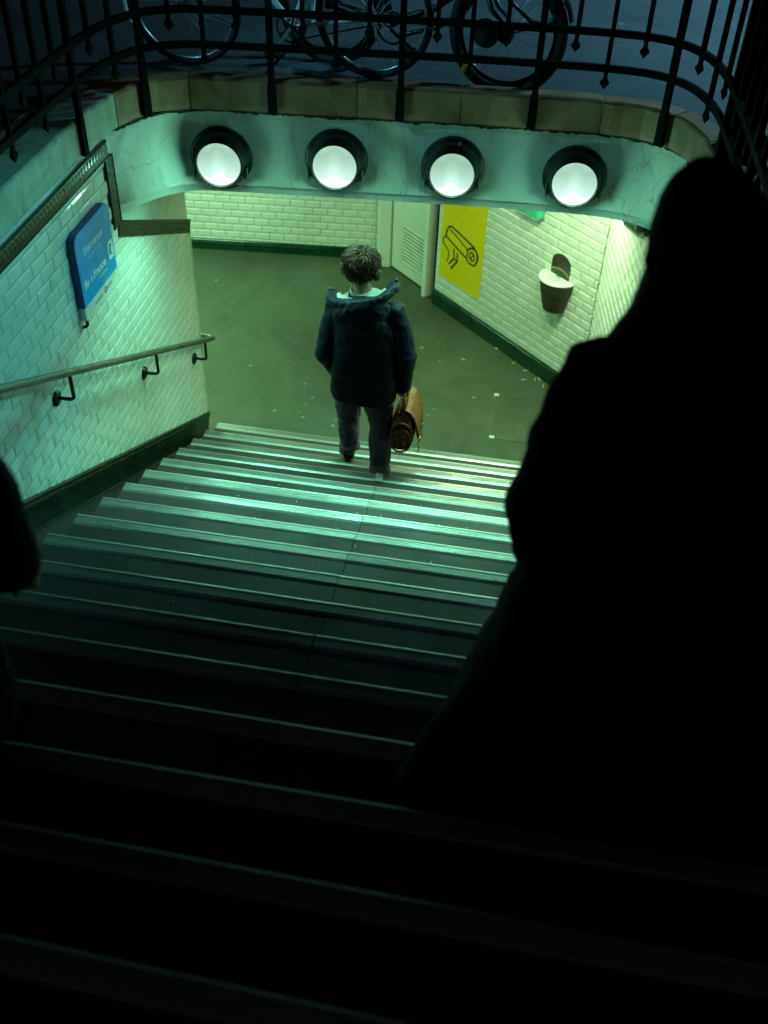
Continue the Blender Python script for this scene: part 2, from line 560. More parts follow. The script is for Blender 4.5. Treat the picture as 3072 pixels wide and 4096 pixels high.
def text_mesh(body, size, extr=.0006, bold=0.0, align='LEFT'):
    c = bpy.data.curves.new('txt', 'FONT'); c.body = body; c.size = size; c.extrude = extr; c.offset = bold; c.align_x = align
    c.resolution_u = 3
    t = bpy.data.objects.new('txt', c); COL.objects.link(t)
    dg = bpy.context.evaluated_depsgraph_get()
    me = bpy.data.meshes.new_from_object(t.evaluated_get(dg))
    mb = MB(); mb.v = [tuple(v.co) for v in me.vertices]; mb.f = [tuple(p.vertices) for p in me.polygons]
    bpy.data.objects.remove(t); bpy.data.meshes.remove(me); bpy.data.curves.remove(c)
    return mb


def xf(mb, m):
    mb.v = [tuple(m @ V(v)) for v in mb.v]
    return mb


# ------------------------------------------------------------------ key dimensions (metres; corridor floor z = 0)
RUN, RISE, Y0, Z0 = .338, .1745, 6.26, .175
LX = -2.288                                          # face of the left wall tiles
def stepY(k): return Y0 - RUN * k
def stepZ(k): return Z0 + RISE * k
STREET = 2.955
COP = 3.05

# ------------------------------------------------------------------ corridor floor, street, ceiling
mb = MB(); mb.add([(-9, 6.23, 0), (6, 6.23, 0), (6, 14, 0), (-9, 14, 0), (-9, 6.23, -.2), (6, 6.23, -.2), (6, 14, -.2), (-9, 14, -.2)],
                  [(0, 1, 2, 3), (4, 7, 6, 5), (0, 4, 5, 1), (1, 5, 6, 2), (2, 6, 7, 3), (3, 7, 4, 0)])
fl = obj('corridor_floor', mb, 'corridor_floor'); fl['kind'] = 'structure'


def smooth_path(pts, sub=6):
    # Catmull-Rom through the points
    P = [V((*p, 0)) if len(p) == 2 else V(p) for p in pts]; out = []
    for i in range(len(P) - 1):
        a, b, c, d = P[max(i - 1, 0)], P[i], P[i + 1], P[min(i + 2, len(P) - 1)]
        for t in range(sub):
            t /= sub
            out.append(.5 * ((2 * b) + (c - a) * t + (2 * a - 5 * b + 4 * c - d) * t * t + (3 * b - a - 3 * c + d) * t ** 3))
    out.append(P[-1]); return out


# inner face of the coping in plan, left side -> back -> right side
cop_ctrl = [(-2.290, .6), (-2.290, 2), (-2.290, 3.4), (-2.290, 4.6), (-2.285, 4.95), (-2.262, 5.2), (-2.215, 5.40), (-2.135, 5.55), (-2.01, 5.645), (-1.85, 5.695),
            (-1.40, 5.74), (-.70, 5.80), (0, 5.845), (.38, 5.852), (.60, 5.82), (.75, 5.73), (.85, 5.57), (.91, 5.34), (.935, 5.0), (.95, 4.0), (.97, 2.4), (.98, .6)]
COPP = smooth_path(cop_ctrl, 5)


def arclen(P):
    s = [0]
    for a, b in zip(P, P[1:]):
        s.append(s[-1] + (b - a).length)
    return s


CS = arclen(COPP)


def at_s(P, SS, s):
    for i in range(len(SS) - 1):
        if SS[i + 1] >= s:
            t = (s - SS[i]) / max(1e-9, SS[i + 1] - SS[i]); p = P[i].lerp(P[i + 1], t)
            d = (P[min(i + 2, len(P) - 1)] - P[max(i - 1, 0)]).normalized(); return p, d
    return P[-1].copy(), (P[-1] - P[-2]).normalized()


def out_n(d): return V((-d.y, d.x, 0))               # away from the stairwell (path runs clockwise seen from above)


def s_of(pt):
    q = V((*pt, 0)); return min(range(len(COPP)), key=lambda i: (COPP[i] - q).length)


def cop_width(p):
    if p.x < -2.0:
        t = max(0, min(1, (p.y - 4.9) / .75)); return .30 * (1 - t) + .12 * t
    if p.x > .6:
        return .14
    return .115


outer = []
for i, p in enumerate(COPP):
    d = (COPP[min(i + 1, len(COPP) - 1)] - COPP[max(i - 1, 0)]).normalized()
    outer.append(p + out_n(d) * cop_width(p))

# street surface round the stairwell opening
mb = MB(); zt = STREET
oi = [p for p in outer]
FAR = 60
vs = [(p.x, p.y, zt) for p in oi]
n = len(vs)
def far_pt(p, i):
    if p.x < -2.3 and p.y < 5.3: return (-FAR, p.y, zt)
    if p.x > .98 and p.y < 5.3: return (FAR, p.y, zt)
    return None
faces = []
ext = []
iL = max(i for i in range(n) if oi[i].x < -1.5 and oi[i].y < 5.25); iR = min(i for i in range(n) if oi[i].x > .7 and oi[i].y < 5.25)
cL, cR = n, n + 1
for i in range(n):
    p = oi[i]
    if i <= iL: ext.append((-FAR, p.y, zt))
    elif i >= iR: ext.append((FAR, p.y, zt))
    else:
        t = (i - iL) / (iR - iL)
        ext.append((-FAR + 2 * FAR * t, FAR, zt))
mb.v = vs + ext
for i in range(n - 1):
    mb.f.append((i, i + 1, n + i + 1, n + i))
# corners of the far sheet
b0 = len(mb.v); mb.v += [(-FAR, FAR, zt), (FAR, FAR, zt)]
mb.f.append((n + iL, n + iL + 1, b0)); mb.f.append((n + iR - 1, n + iR, b0 + 1))
pv = obj('street_pavement', mb, 'asphalt'); pv['kind'] = 'structure'
mb = MB(); mb.add([(-FAR, .6, zt - .004), (FAR, .6, zt - .004), (FAR, -25, zt - .004), (-FAR, -25, zt - .004)], [(3, 2, 1, 0)])
mb.add([(-2.6, .6, zt), (1.12, .6, zt), (1.12, .853, zt), (-2.6, .853, zt)], [(0, 1, 2, 3)])
pv2 = obj('upper_landing', mb, 'step'); pv2['kind'] = 'structure'

# corridor ceiling
mb = MB(); mb.box((-1.5, 9.97, 2.46), (15, 8.0, .10))
mb.box((-5.2, 6.2, 2.46), (5.8, -.46 + 1.0, .10))
ce = obj('corridor_ceiling', mb, 'white_paint'); ce['kind'] = 'structure'

# ------------------------------------------------------------------ staircase
st = thing('staircase', (-.6, 3.5, 0), 'dark grey stone staircase with ribbed metal nosings going down to the corridor', 'stairs')
STEPYAW = {15: -.027, 16: -.046}


def nosing_profile():
    # (y, z) from the rear edge to the front edge; ribs 4 mm pitch; y<0 is up the stairs
    pr = [(-.070, -.004), (-.070, .0004), (-.0555, .0060), (-.0530, .0064), (-.0525, .0024)]
    y = -.0505
    while y < -.012:
        pr += [(y, .0022), (y + .0006, .0042), (y + .0026, .0042), (y + .0032, .0022)]; y += .0042
    pr += [(-.011, .0024), (-.010, .0062), (-.003, .0066), (.0015, .0050), (.0035, .0010), (.0035, -.016), (.0015, -.018), (0, -.018), (-.001, -.004)]
    return pr


NP = nosing_profile()
for k in range(0, 17):
    yk, zk = stepY(k), stepZ(k)
    yaw = STEPYAW.get(k, -.0168)
    xd = V((cos(yaw), sin(yaw), 0))
    xl = -2.165 + .019 * k; xr = .99 - .004 * k
    xj = -.714 + .0178 * (k - 3)
    def P(x, y, z): q = V((-.5, yk, 0)) + xd * (x + .5); return V((q.x, q.y + y, z))
    mb = MB()
    back = RUN + .06 if k < 16 else .25
    segs = [(xl - .004, xj - .0015), (xj + .0015, xr)]
    for a, b in segs:                               # two slabs per step with a thin joint between
        mb.loft([[P(x, 0, zk), P(x, -back, zk), P(x, -back, zk - .6), P(x, 0, zk - .6 if zk > .6 else -.15)] for x in (a, b)])
    s_ = obj('step', mb, 'step', st)
    cuts = [(xl, xj - .0012), (xj + .0012, xr)]
    if k in (0, 1, 2):
        xm = {0: -1.17, 1: -.66, 2: -.25}[k]
        cuts = [(xl, xm - .001), (xm + .001, xr)] if k != 0 else [(xl, -1.17), (-1.168, -.42), (-.418, xr)]
    if k == 11:
        cuts = [(xl, xj - .004), (xj + .004, xr)]
    for i, (a, b) in enumerate(cuts):
        dz = random.uniform(-.001, .001); rot = random.uniform(-.0012, .0012)
        mb = MB(); mb.loft([[P(x, y + rot * (x - a), zk + z + dz + .0005) for y, z in NP] for x in (a, b)])
        no = obj('nosing', mb, 'alu', s_)
        mb = MB()                                    # screw heads along the rear edge of the strip
        x = a + .12 + random.uniform(0, .2)
        while x < b - .05:
            mb.lathe([(.0035, 0), (.0035, .002), (.002, .003)], P(x, -.049 + random.choice((0, .006)), zk + .0045), Matrix.Identity(3), 8); x += random.uniform(.32, .42)
        if mb.v:
            obj('screw', mb, 'clamp', s_)['kind'] = 'stuff'
    if k == 3:                                       # pale repair strap across the joint
        mb = MB(); mb.bevbox(P(-.712, -.034, zk + .008), (.05, .085, .003), .001); mb.bevbox(P(-.712, .0062, zk - .012), (.05, .003, .04), .001)
        obj('repair_strap', mb, simple('strap_plate', (.5, .52, .5), .35, .4), s_)
# sloping gutter along the left wall
mb = MB()
yb, ye = .9, 6.30
zz = lambda y: max(0.001, .045 + .513 * (6.30 - y))
rings = []
for y in (yb, ye):
    k = (Y0 - y) / RUN; xr_ = -2.165 + .019 * k + .03
    z = zz(y) - .06
    rings.append([(LX - .06, y, z + .02), (xr_, y, z), (xr_, y, z - .5), (LX - .06, y, z - .5)])
mb.loft([[V(p) for p in r] for r in rings])
obj('side_gutter', mb, 'gutter', st)

# ------------------------------------------------------------------ tiled walls
TU, TV, JT = .1524, .0762, .0028
TBACK, TFACE, TBEV = .0040, .0095, .0120


def clip(poly, a, b, c):
    # keep a*u + b*v <= c
    out = []
    for i in range(len(poly)):
        p, q = poly[i], poly[(i + 1) % len(poly)]
        dp, dq = a * p[0] + b * p[1] - c, a * q[0] + b * q[1] - c
        if dp <= 0: out.append(p)
        if dp * dq < 0:
            t = dp / (dp - dq); out.append((p[0] + (q[0] - p[0]) * t, p[1] + (q[1] - p[1]) * t))
    return out


def tile_mesh(poly, full, back=None):
    tb = TBACK if back is None else back
    # poly: local outline; bevelled face for whole tiles, thin bevel on cut ones
    mb = MB(); n = len(poly); cx = sum(p[0] for p in poly) / n; cy = sum(p[1] for p in poly) / n
    w = max(p[0] for p in poly) - min(p[0] for p in poly); h = max(p[1] for p in poly) - min(p[1] for p in poly)
    bx = min(TBEV, w * .25); by = min(TBEV, h * .25)
    def ins(p):
        return (p[0] + max(-bx, min(bx, cx - p[0])) if w > 0 else p[0], p[1] + max(-by, min(by, cy - p[1])))
    rings = [[V((*p, 0)) for p in poly], [V((*p, tb)) for p in poly], [V((*ins(p), TFACE)) for p in poly]]
    mb.loft(rings, cap=False); mb.f.append(tuple(2 * n + i for i in range(n)))
    return mb


def proto_tile():
    x, y = (TU - JT) / 2, (TV - JT) / 2
    return tile_mesh([(-x, -y), (x, -y), (x, y), (-x, y)], True)


def tile_wall(parent, o, u, n, ur, vr, uref, vref, cuts, limit, inview, mat='white_tile', jitter=.0024, back=None):
    m0 = basis(o, u, n); x, y = (TU - JT) / 2, (TV - JT) / 2
    cand = []
    r0 = math.floor((vr[0] - vref) / TV) - 1; r1 = math.ceil((vr[1] - vref) / TV) + 1
    for r in range(r0, r1):
        cy = vref + (r + .5) * TV; off = (r % 2) * TU / 2
        c0 = math.floor((ur[0] - uref - off) / TU) - 1; c1 = math.ceil((ur[1] - uref - off) / TU) + 1
        for c in range(c0, c1):
            cx = uref + off + (c + .5) * TU
            poly = [(cx - x, cy - y), (cx + x, cy - y), (cx + x, cy + y), (cx - x, cy + y)]
            full = poly
            for a, b, d in [(-1, 0, -ur[0]), (1, 0, ur[1]), (0, -1, -vr[0]), (0, 1, vr[1])]:
                poly = clip(poly, a, b, d)
                if len(poly) < 3: break
            if len(poly) < 3: continue
            for fn in cuts:
                hp = fn(cx, cy)
                for a, b, d in hp:
                    poly = clip(poly, a, b, d)
                    if len(poly) < 3: break
                if len(poly) < 3: break
            if len(poly) < 3: continue
            w = max(p[0] for p in poly) - min(p[0] for p in poly); h = max(p[1] for p in poly) - min(p[1] for p in poly)
            if w < .012 or h < .010: continue
            whole = len(poly) == 4 and all(abs(a[0] - b[0]) + abs(a[1] - b[1]) < 1e-6 for a, b in zip(sorted(poly), sorted(full)))
            wp = m0 @ V((cx, cy, 0)); cand.append((not inview(cx, cy), (wp - V((0, 0, 5))).length, cx, cy, poly, whole))
    cand.sort(key=lambda t: (t[0], t[1]))
    proto = None; rest = MB(); cnt = 0
    for i, (nv, dd, cx, cy, poly, whole) in enumerate(cand):
        j = Matrix.Rotation(random.gauss(0, jitter), 4, 'X') @ Matrix.Rotation(random.gauss(0, jitter * .7), 4, 'Y')
        lp = [(p[0] - cx, p[1] - cy) for p in poly]
        mw = m0 @ Matrix.Translation((cx, cy, random.gauss(0, .0004))) @ j
        if cnt < limit and not nv:
            cnt += 1
            if whole and proto is not None:
                inst(proto, parent, mw)
            else:
                mb = tile_mesh(lp, whole, back)
                t = obj('tile', mb, mat, parent, local=True)
                m = mw.copy(); m.translation = mw.translation - ROOT[parent.name]; t.matrix_basis = m
                if whole: proto = t
        else:
            tm = tile_mesh(lp, whole, back); xf(tm, mw); rest.add(tm.v, tm.f)
    if rest.v:
        r = obj('tile_field', rest, mat, parent); r['kind'] = 'stuff'
    return m0


def frieze_piece(L, H, diamonds=True):
    # moulded dark green border tile: local x along, y across, z out
    mb = MB()
    def cross(x): return [V((x, p[0], p[1])) for p in [(-H / 2, 0), (-H / 2, .013), (-H / 2 + .004, .0165), (-H / 2 + .008, .0165), (-H / 2 + .011, .0125), (H / 2 - .011, .0125), (H / 2 - .008, .0165), (H / 2 - .004, .0165), (H / 2, .013), (H / 2, 0)]]
    mb.loft([cross(-L / 2 + .0008), cross(L / 2 - .0008)])
    if diamonds:
        w = .036; n = max(1, int(L / w)); w = L / n; h = H / 2 - .013
        for i in range(n):
            cx = -L / 2 + (i + .5) * w
            mb.add([(cx - w * .48, 0, .0127), (cx, -h, .0127), (cx + w * .48, 0, .0127), (cx, h, .0127), (cx, 0, .0152)], [(0, 1, 4), (1, 2, 4), (2, 3, 4), (3, 0, 4)])
            for sx in (-.5, .5):
                for sy in (-1, 1):
                    q = cx + sx * w
                    if abs(q) < L / 2 - .002 or True:
                        e = w * .40 * (1 if sx < 0 else -1)
                        mb.add([(q, sy * h * .95, .0127), (q + e, sy * h * .95, .0127), (q + e * .12, sy * h * .22, .0127), (q + e * .35, sy * h * .75, .0146)], [(0, 1, 3), (1, 2, 3), (2, 0, 3)])
    return mb


def skirting_piece(L, H):
    mb = MB()
    def cross(x): return [V((x, p[0], p[1])) for p in [(0, 0), (0, .016), (H - .055, .016), (H - .050, .020), (H - .038, .024), (H - .030, .020), (H - .026, .018), (H - .018, .024), (H - .008, .026), (H, .018), (H, 0)]]
    mb.loft([cross(-L / 2 + .0008), cross(L / 2 - .0008)])
    return mb


def run_pieces(name, parent, a, b, n, L, H, mk, mat, up=None, jitter=.003):
    # lay pieces end to end from a to b on a wall with outward normal n
    a, b, n = V(a), V(b), V(n).normalized(); d = (b - a); T = d.length; d.normalize()
    cnt = max(1, round(T / L)); l = T / cnt; y = n.cross(d)
    base = None
    for i in range(cnt):
        c = a + d * (l * (i + .5))
        m = Matrix((d, y, n)).transposed().to_4x4(); m.translation = c
        m = m @ Matrix.Rotation(random.gauss(0, jitter), 4, 'X')
        if base is None:
            base = obj(name, mk(l, H), mat, parent, local=True, smooth=False)
            q = m.copy(); q.translation = c - ROOT[parent.name]; base.matrix_basis = q
        else:
            inst(base, parent, m)


# ---- left wall of the stairwell
lw = thing('tiled_wall', (LX, 3.6, 0), 'white glazed tile wall beside the handrail, carrying the blue sign', 'wall')
FL = LX - .0095                                     # grout plane behind the tiles
mb = MB()
def slab_yz(poly, x0, x1):
    return [[V((x, y, z)) for y, z in poly] for x in (x0, x1)]
mb.loft(slab_yz([(-.5, 0), (6.43, 0), (6.43, 2.41), (5.80, 2.41), (5.80, 2.855), (-.5, 2.855)], FL, FL - .25))
obj('wall_body', mb, 'plaster', lw)
SL = .453
top_hp = lambda cu, cv: ([(0, 1, 2.80)] if cu < 5.20 else [(SL, 1, 2.03 + SL * 5.9)])   # under the frieze; sloped part beyond
base_hp = lambda cu, cv: [(-.51, -1, -(.10 + .51 * 6.358))]
gm = MB(); gm.loft(slab_yz([(.9, .5), (6.425, .05), (6.425, 1.78), (5.24, 2.30), (5.24, 2.78), (.9, 2.78)], FL - .01, FL + .0022))
obj('grout_bed', gm, 'grout', lw)
def lw_view(u, v): return u > 3.05 and v > .3
tile_wall(lw, (FL, 0, 0), (0, 1, 0), (1, 0, 0), (1.2, 6.428), (.05, 2.79), 3.772, 2.0155, [top_hp, base_hp], 300, lw_view, jitter=.0030, back=.0066)
nL = (1, 0, 0)
TP = FL + .004
run_pieces('frieze_tile', lw, (TP, 1.4, 2.783), (TP, 5.222, 2.783), nL, .20, .098, frieze_piece, 'frieze_tile')
run_pieces('frieze_tile', lw, (TP, 5.222, 2.735), (TP, 5.222, 2.33), nL, .10, .112, lambda l, h: frieze_piece(l, h, True), 'frieze_tile')
run_pieces('frieze_tile', lw, (TP, 5.225, 2.312), (TP, 6.435, 1.764), nL, .20, .094, frieze_piece, 'frieze_tile')
# green skirting following the stairs (pieces hang from its sloping top line)
sk_t = lambda y: .205 + .510 * (6.358 - y)
d_ = V((0, 1, -.51)).normalized()
for y0 in [1.6 + .1775 * i for i in range(27)]:
    pass
run_pieces('skirting_tile', lw, (TP, 1.0, sk_t(1.0) - .20), (TP, 6.36, sk_t(6.36) - .20), nL, .20, .18, skirting_piece, 'dark_green_tile')
mb = MB(); mb.tube([(LX + .001, 6.428, 0.2), (LX + .001, 6.428, 1.75)], .006, 8); obj('corner_bead', mb, 'white_tile', lw)

# ---- back wall of the corridor
ba, bb = V((-3.343, 9.464, 0)), V((-1.43, 9.624, 0))
bu = (bb - ba).normalized(); bn = bu.cross(V((0, 0, 1)))
bw = thing('tiled_wall', ba, 'white tile wall with dark green skirting at the back of the corridor', 'wall')
BL = (bb - ba).length
mb = MB(); m0 = basis(ba, bu, bn)
q = MB(); q.box((BL / 2 - 2.5, 1.22, -.08), (BL + 5, 2.44, .15)); xf(q, m0); obj('wall_body', q, 'grout', bw)
tile_wall(bw, ba - bn * .005, bu, bn, (-4, BL), (.115, 2.36), -.02 + .07, .115 + .022, [], 200, lambda u, v: u > -.1 and v < .70)
run_pieces('skirting_tile', bw, ba + bu * (-4), bb, bn, .15, .118, skirting_piece, 'green_tile')
# short return at its right end
ra = bb; rb = V((-1.375, 9.52, 0)); ru = (rb - ra).normalized(); rn = ru.cross(V((0, 0, 1)))
RLn = (rb - ra).length
q = MB(); q.box((RLn / 2, 1.22, -.06), (RLn, 2.44, .1)); xf(q, basis(ra, ru, rn)); obj('wall_return', q, 'grout', bw)
tile_wall(bw, ra - rn * .005, ru, rn, (.004, RLn), (.115, 2.3), -.05, .137, [], 24, lambda u, v: v < .72)
run_pieces('skirting_tile', bw, ra + ru * .004, rb, rn, .15, .118, skirting_piece, 'green_tile')

# ---- angled wall with the poster
AYAW = radians(-45.53)
aa = V((-.753, 8.86, 0)); au = V((cos(AYAW), sin(AYAW), 0)); an = au.cross(V((0, 0, 1)))
AL = 2.04
aw = thing('tiled_wall', aa, 'slanting white tile wall with the yellow poster and the wall ashtray', 'wall')
q = MB(); q.box((AL / 2 + .02, 1.22, -.08), (AL - .04, 2.44, .15)); xf(q, basis(aa, au, an)); obj('wall_body', q, 'grout', aw)
tile_wall(aw, aa - an * .005, au, an, (.03, AL), (.155, 2.36), .02, .157, [], 300, lambda u, v: v < 1.72)
run_pieces('skirting_tile', aw, aa + au * .03, aa + au * (AL + .02), an, .15, .158, skirting_piece, 'green_tile')

# ---- right wall, from the corner back up the stairs
ca = aa + au * AL; cb = V((.945, 5.0, 0)); cu = (cb - ca).normalized(); cn = cu.cross(V((0, 0, 1)))
CL = 6.8
rw = thing('tiled_wall', ca, 'white tile wall right of the slanting wall, mostly behind the dark foreground figure', 'wall')
mC = basis(ca, cu, cn)
q = MB(); q.loft([[mC @ V((u, v, z)) for u, v in [(0.02, 0), (1.0, 0), (CL, 2.6), (CL, 2.855), (1.55, 2.855), (1.55, 2.42), (.02, 2.42)]] for z in (-.010, -.2)]); obj('wall_body', q, 'plaster', rw)
# frieze: level in the corridor, then rising with the stairs
zf = 1.90
fpts = [(.0, 1.93), (.55, 1.93), (.98, 2.06), (1.55, 2.33)]
def rtop(cu_, cv_):
    if cu_ < .52: return [(0, 1, 1.95)]
    if cu_ < 1.6: return [(-.40, 1, 1.95 - .40 * .55 + .02)]
    return [(0, 1, 2.80)]
q = MB(); q.loft([[mC @ V((u, v, z)) for u, v in [(.02, .02), (1.0, .02), (1.6, .3), (1.6, 2.30), (.55, 1.93), (.02, 1.93)]] for z in (-.02, -.0068)]); obj('grout_bed', q, 'grout', rw)
rbase = lambda cu_, cv_: [(.46, -1, .46 * 1.15 - .12)] if cu_ > 1.15 else [(0, -1, -.12)]
tile_wall(rw, ca - cn * .009, cu, cn, (.012, 5.0), (.12, 2.79), .02, .157, [rtop, rbase], 160, lambda u, v: u < 1.35 and v > .45)
for (u0, v0), (u1, v1) in zip(fpts, fpts[1:]):
    run_pieces('frieze_tile', rw, mC @ V((u0, v0, -.004)), mC @ V((u1, v1, -.004)), cn, .15, .094, frieze_piece, 'frieze_tile')
run_pieces('frieze_tile', rw, mC @ V((1.60, 2.33, -.004)), mC @ V((1.60, 2.74, -.004)), cn, .1, .098, frieze_piece, 'frieze_tile')
run_pieces('frieze_tile', rw, mC @ V((1.60, 2.783, -.004)), mC @ V((5.0, 2.783, -.004)), cn, .2, .098, frieze_piece, 'frieze_tile')
run_pieces('skirting_tile', rw, mC @ V((.03, 0, -.004)), mC @ V((1.15, 0, -.004)), cn, .15, .158, skirting_piece, 'green_tile')

# grey box fixed high on the right wall
q = MB(); q.bevbox((1.12, 2.27, .04), (.30, .20, .10), .006); xf(q, mC)
gb = thing('speaker_box', mC @ V((1.12, 2.17, 0)), 'small grey box fixed above the dark border on the right wall', 'box')
obj('casing', q, 'grey_box', gb)
q = MB(); q.bevbox((1.30, 2.27, .03), (.03, .20, .03), .004); xf(q, mC); obj('side_strip', q, 'black_metal', gb)

# closing walls of the corridor out of sight
mb = MB(); mb.box((-7.6, 9.0, 1.2), (.2, 7, 2.4)); mb.box((-5.0, 6.30, 1.2), (5.1, .25, 2.4))
cwl = thing('side_wall', (-7.6, 9, 0), 'pale plain wall of the side passage left of the stair foot', 'wall'); obj('wall_body', mb, 'white_paint', cwl)

# ------------------------------------------------------------------ door with louvre, frame and pilaster
du = V((cos(radians(-46.5)), sin(radians(-46.5)), 0)); dn = du.cross(V((0, 0, 1)))
dp = V((-1.255, 9.49, 0)); mD = basis(dp, du, dn)
dr = thing('service_door', dp, 'white metal service door with a louvred vent, left of the yellow poster', 'door')
q = MB(); q.bevbox((.325, 1.06, -.02), (.62, 2.08, .04), .003); xf(q, mD); obj('door_leaf', q, 'door_paint', dr)
q = MB()
lu0, lu1, lv0, lv1 = .200, .610, .140, .528
fw = .022
for c, s_ in (((lu0 + lu1) / 2, lv0), ((lu0 + lu1) / 2, lv1)):
    pass
q.bevbox(((lu0 + lu1) / 2, lv0, .006), (lu1 - lu0, fw, .012), .002); q.bevbox(((lu0 + lu1) / 2, lv1, .006), (lu1 - lu0, fw, .012), .002)
q.bevbox((lu0, (lv0 + lv1) / 2, .006), (fw, lv1 - lv0 - fw, .012), .002); q.bevbox((lu1, (lv0 + lv1) / 2, .006), (fw, lv1 - lv0 - fw, .012), .002)
xf(q, mD); lf = obj('louvre_frame', q, 'louvre', dr)
q = MB(); q.box(((lu0 + lu1) / 2, (lv0 + lv1) / 2, .001), (lu1 - lu0 - fw, lv1 - lv0 - fw, .002)); xf(q, mD); obj('louvre_back', q, 'black_metal', dr)
ns = 10
for i in range(ns):
    v = lv0 + fw / 2 + (i + .5) * (lv1 - lv0 - fw) / ns
    q = MB(); q.box((0, 0, 0), (lu1 - lu0 - fw - .002, .021, .003), Matrix.Rotation(radians(-34), 3, 'X'))
    q.v = [(a + (lu0 + lu1) / 2, b + v, c + .013) for a, b, c in q.v]; xf(q, mD); obj('slat', q, 'louvre', lf)
# frame posts
q = MB(); q.bevbox((.672, 1.1, .03), (.055, 2.2, .11), .004); q.bevbox((-.02, 1.1, .0), (.03, 2.2, .06), .003); q.bevbox((.32, 2.16, .0), (.65, .08, .06), .003); xf(q, mD); obj('door_frame', q, 'door_paint', dr)
q = MB(); q.lathe([(.008, 0), (.008, .03), (.02, .032), (.02, .045)], (0, 0, 0), Matrix.Identity(3), 16); q.v = [(a + .07, b + 1.0, c) for a, b, c in q.v]; xf(q, mD); obj('door_knob', q, 'steel', dr)
pil = thing('pilaster', (-1.31, 9.47, 0), 'narrow white painted pilaster between the back tile wall and the louvred door', 'pillar')
q = MB(); q.bevbox((-1.317, 9.52, 1.2), (.112, .10, 2.40), .006); obj('shaft', q, 'door_paint', pil)

# ------------------------------------------------------------------ plaster lintel with the lamps
fas_ctrl = [(-2.300, 5.285), (-2.262, 5.36), (-2.205, 5.47), (-2.125, 5.585), (-2.02, 5.675), (-1.86, 5.727), (-1.40, 5.768), (-.70, 5.828), (0, 5.875), (.38, 5.884), (.61, 5.852), (.77, 5.76), (.88, 5.59), (.940, 5.36)]
FP = smooth_path(fas_ctrl, 6)
prof = [(0, 2.862), (.0, 2.74), (.004, 2.64), (.010, 2.56), (.020, 2.49), (.030, 2.452), (.038, 2.434), (.037, 2.427), (.024, 2.422), (.006, 2.419), (.003, 2.368), (-.02, 2.366), (-.45, 2.366), (-.45, 2.862)]
li = thing('plaster_lintel', (-.7, 5.9, 2.37), 'cracked white plaster lintel spanning the stairs and holding four round lamps', 'lintel')
rings = []
for i, p in enumerate(FP):
    d = (FP[min(i + 1, len(FP) - 1)] - FP[max(i - 1, 0)]).normalized(); nn = V((d.y, -d.x, 0))
    e = min(1, min(i, len(FP) - 1 - i) / 8)
    rings.append([V((p.x, p.y, z)) + (nn * (o * (e if o > 0 else (.25 + .75 * e)))) for o, z in prof])
mb = MB(); mb.loft(rings)
lo = obj('lintel_body', mb, 'plaster', li, smooth=True, angle=40)
# ragged mortar line under the coping
mb = MB(); rings = []
FPs = arclen(FP); T = FPs[-1]; nseg = 260
for i in range(nseg + 1):
    p, d = at_s(FP, FPs, T * i / nseg); nn = V((d.y, -d.x, 0))
    h = .010 + .010 * random.random() + .012 * max(0, sin(i * .21)) * random.random(); o = .012 + .010 * random.random()
    rings.append([V((p.x, p.y, 2.864)) + nn * -.02, V((p.x, p.y, 2.864)) + nn * o, V((p.x, p.y, 2.862 - h)) + nn * (o * .6), V((p.x, p.y, 2.862 - h)) + nn * -.02])
mb.loft(rings); obj('mortar_joint', mb, simple('black_mortar', (.022, .02, .016), .95, bmp=.4), li)

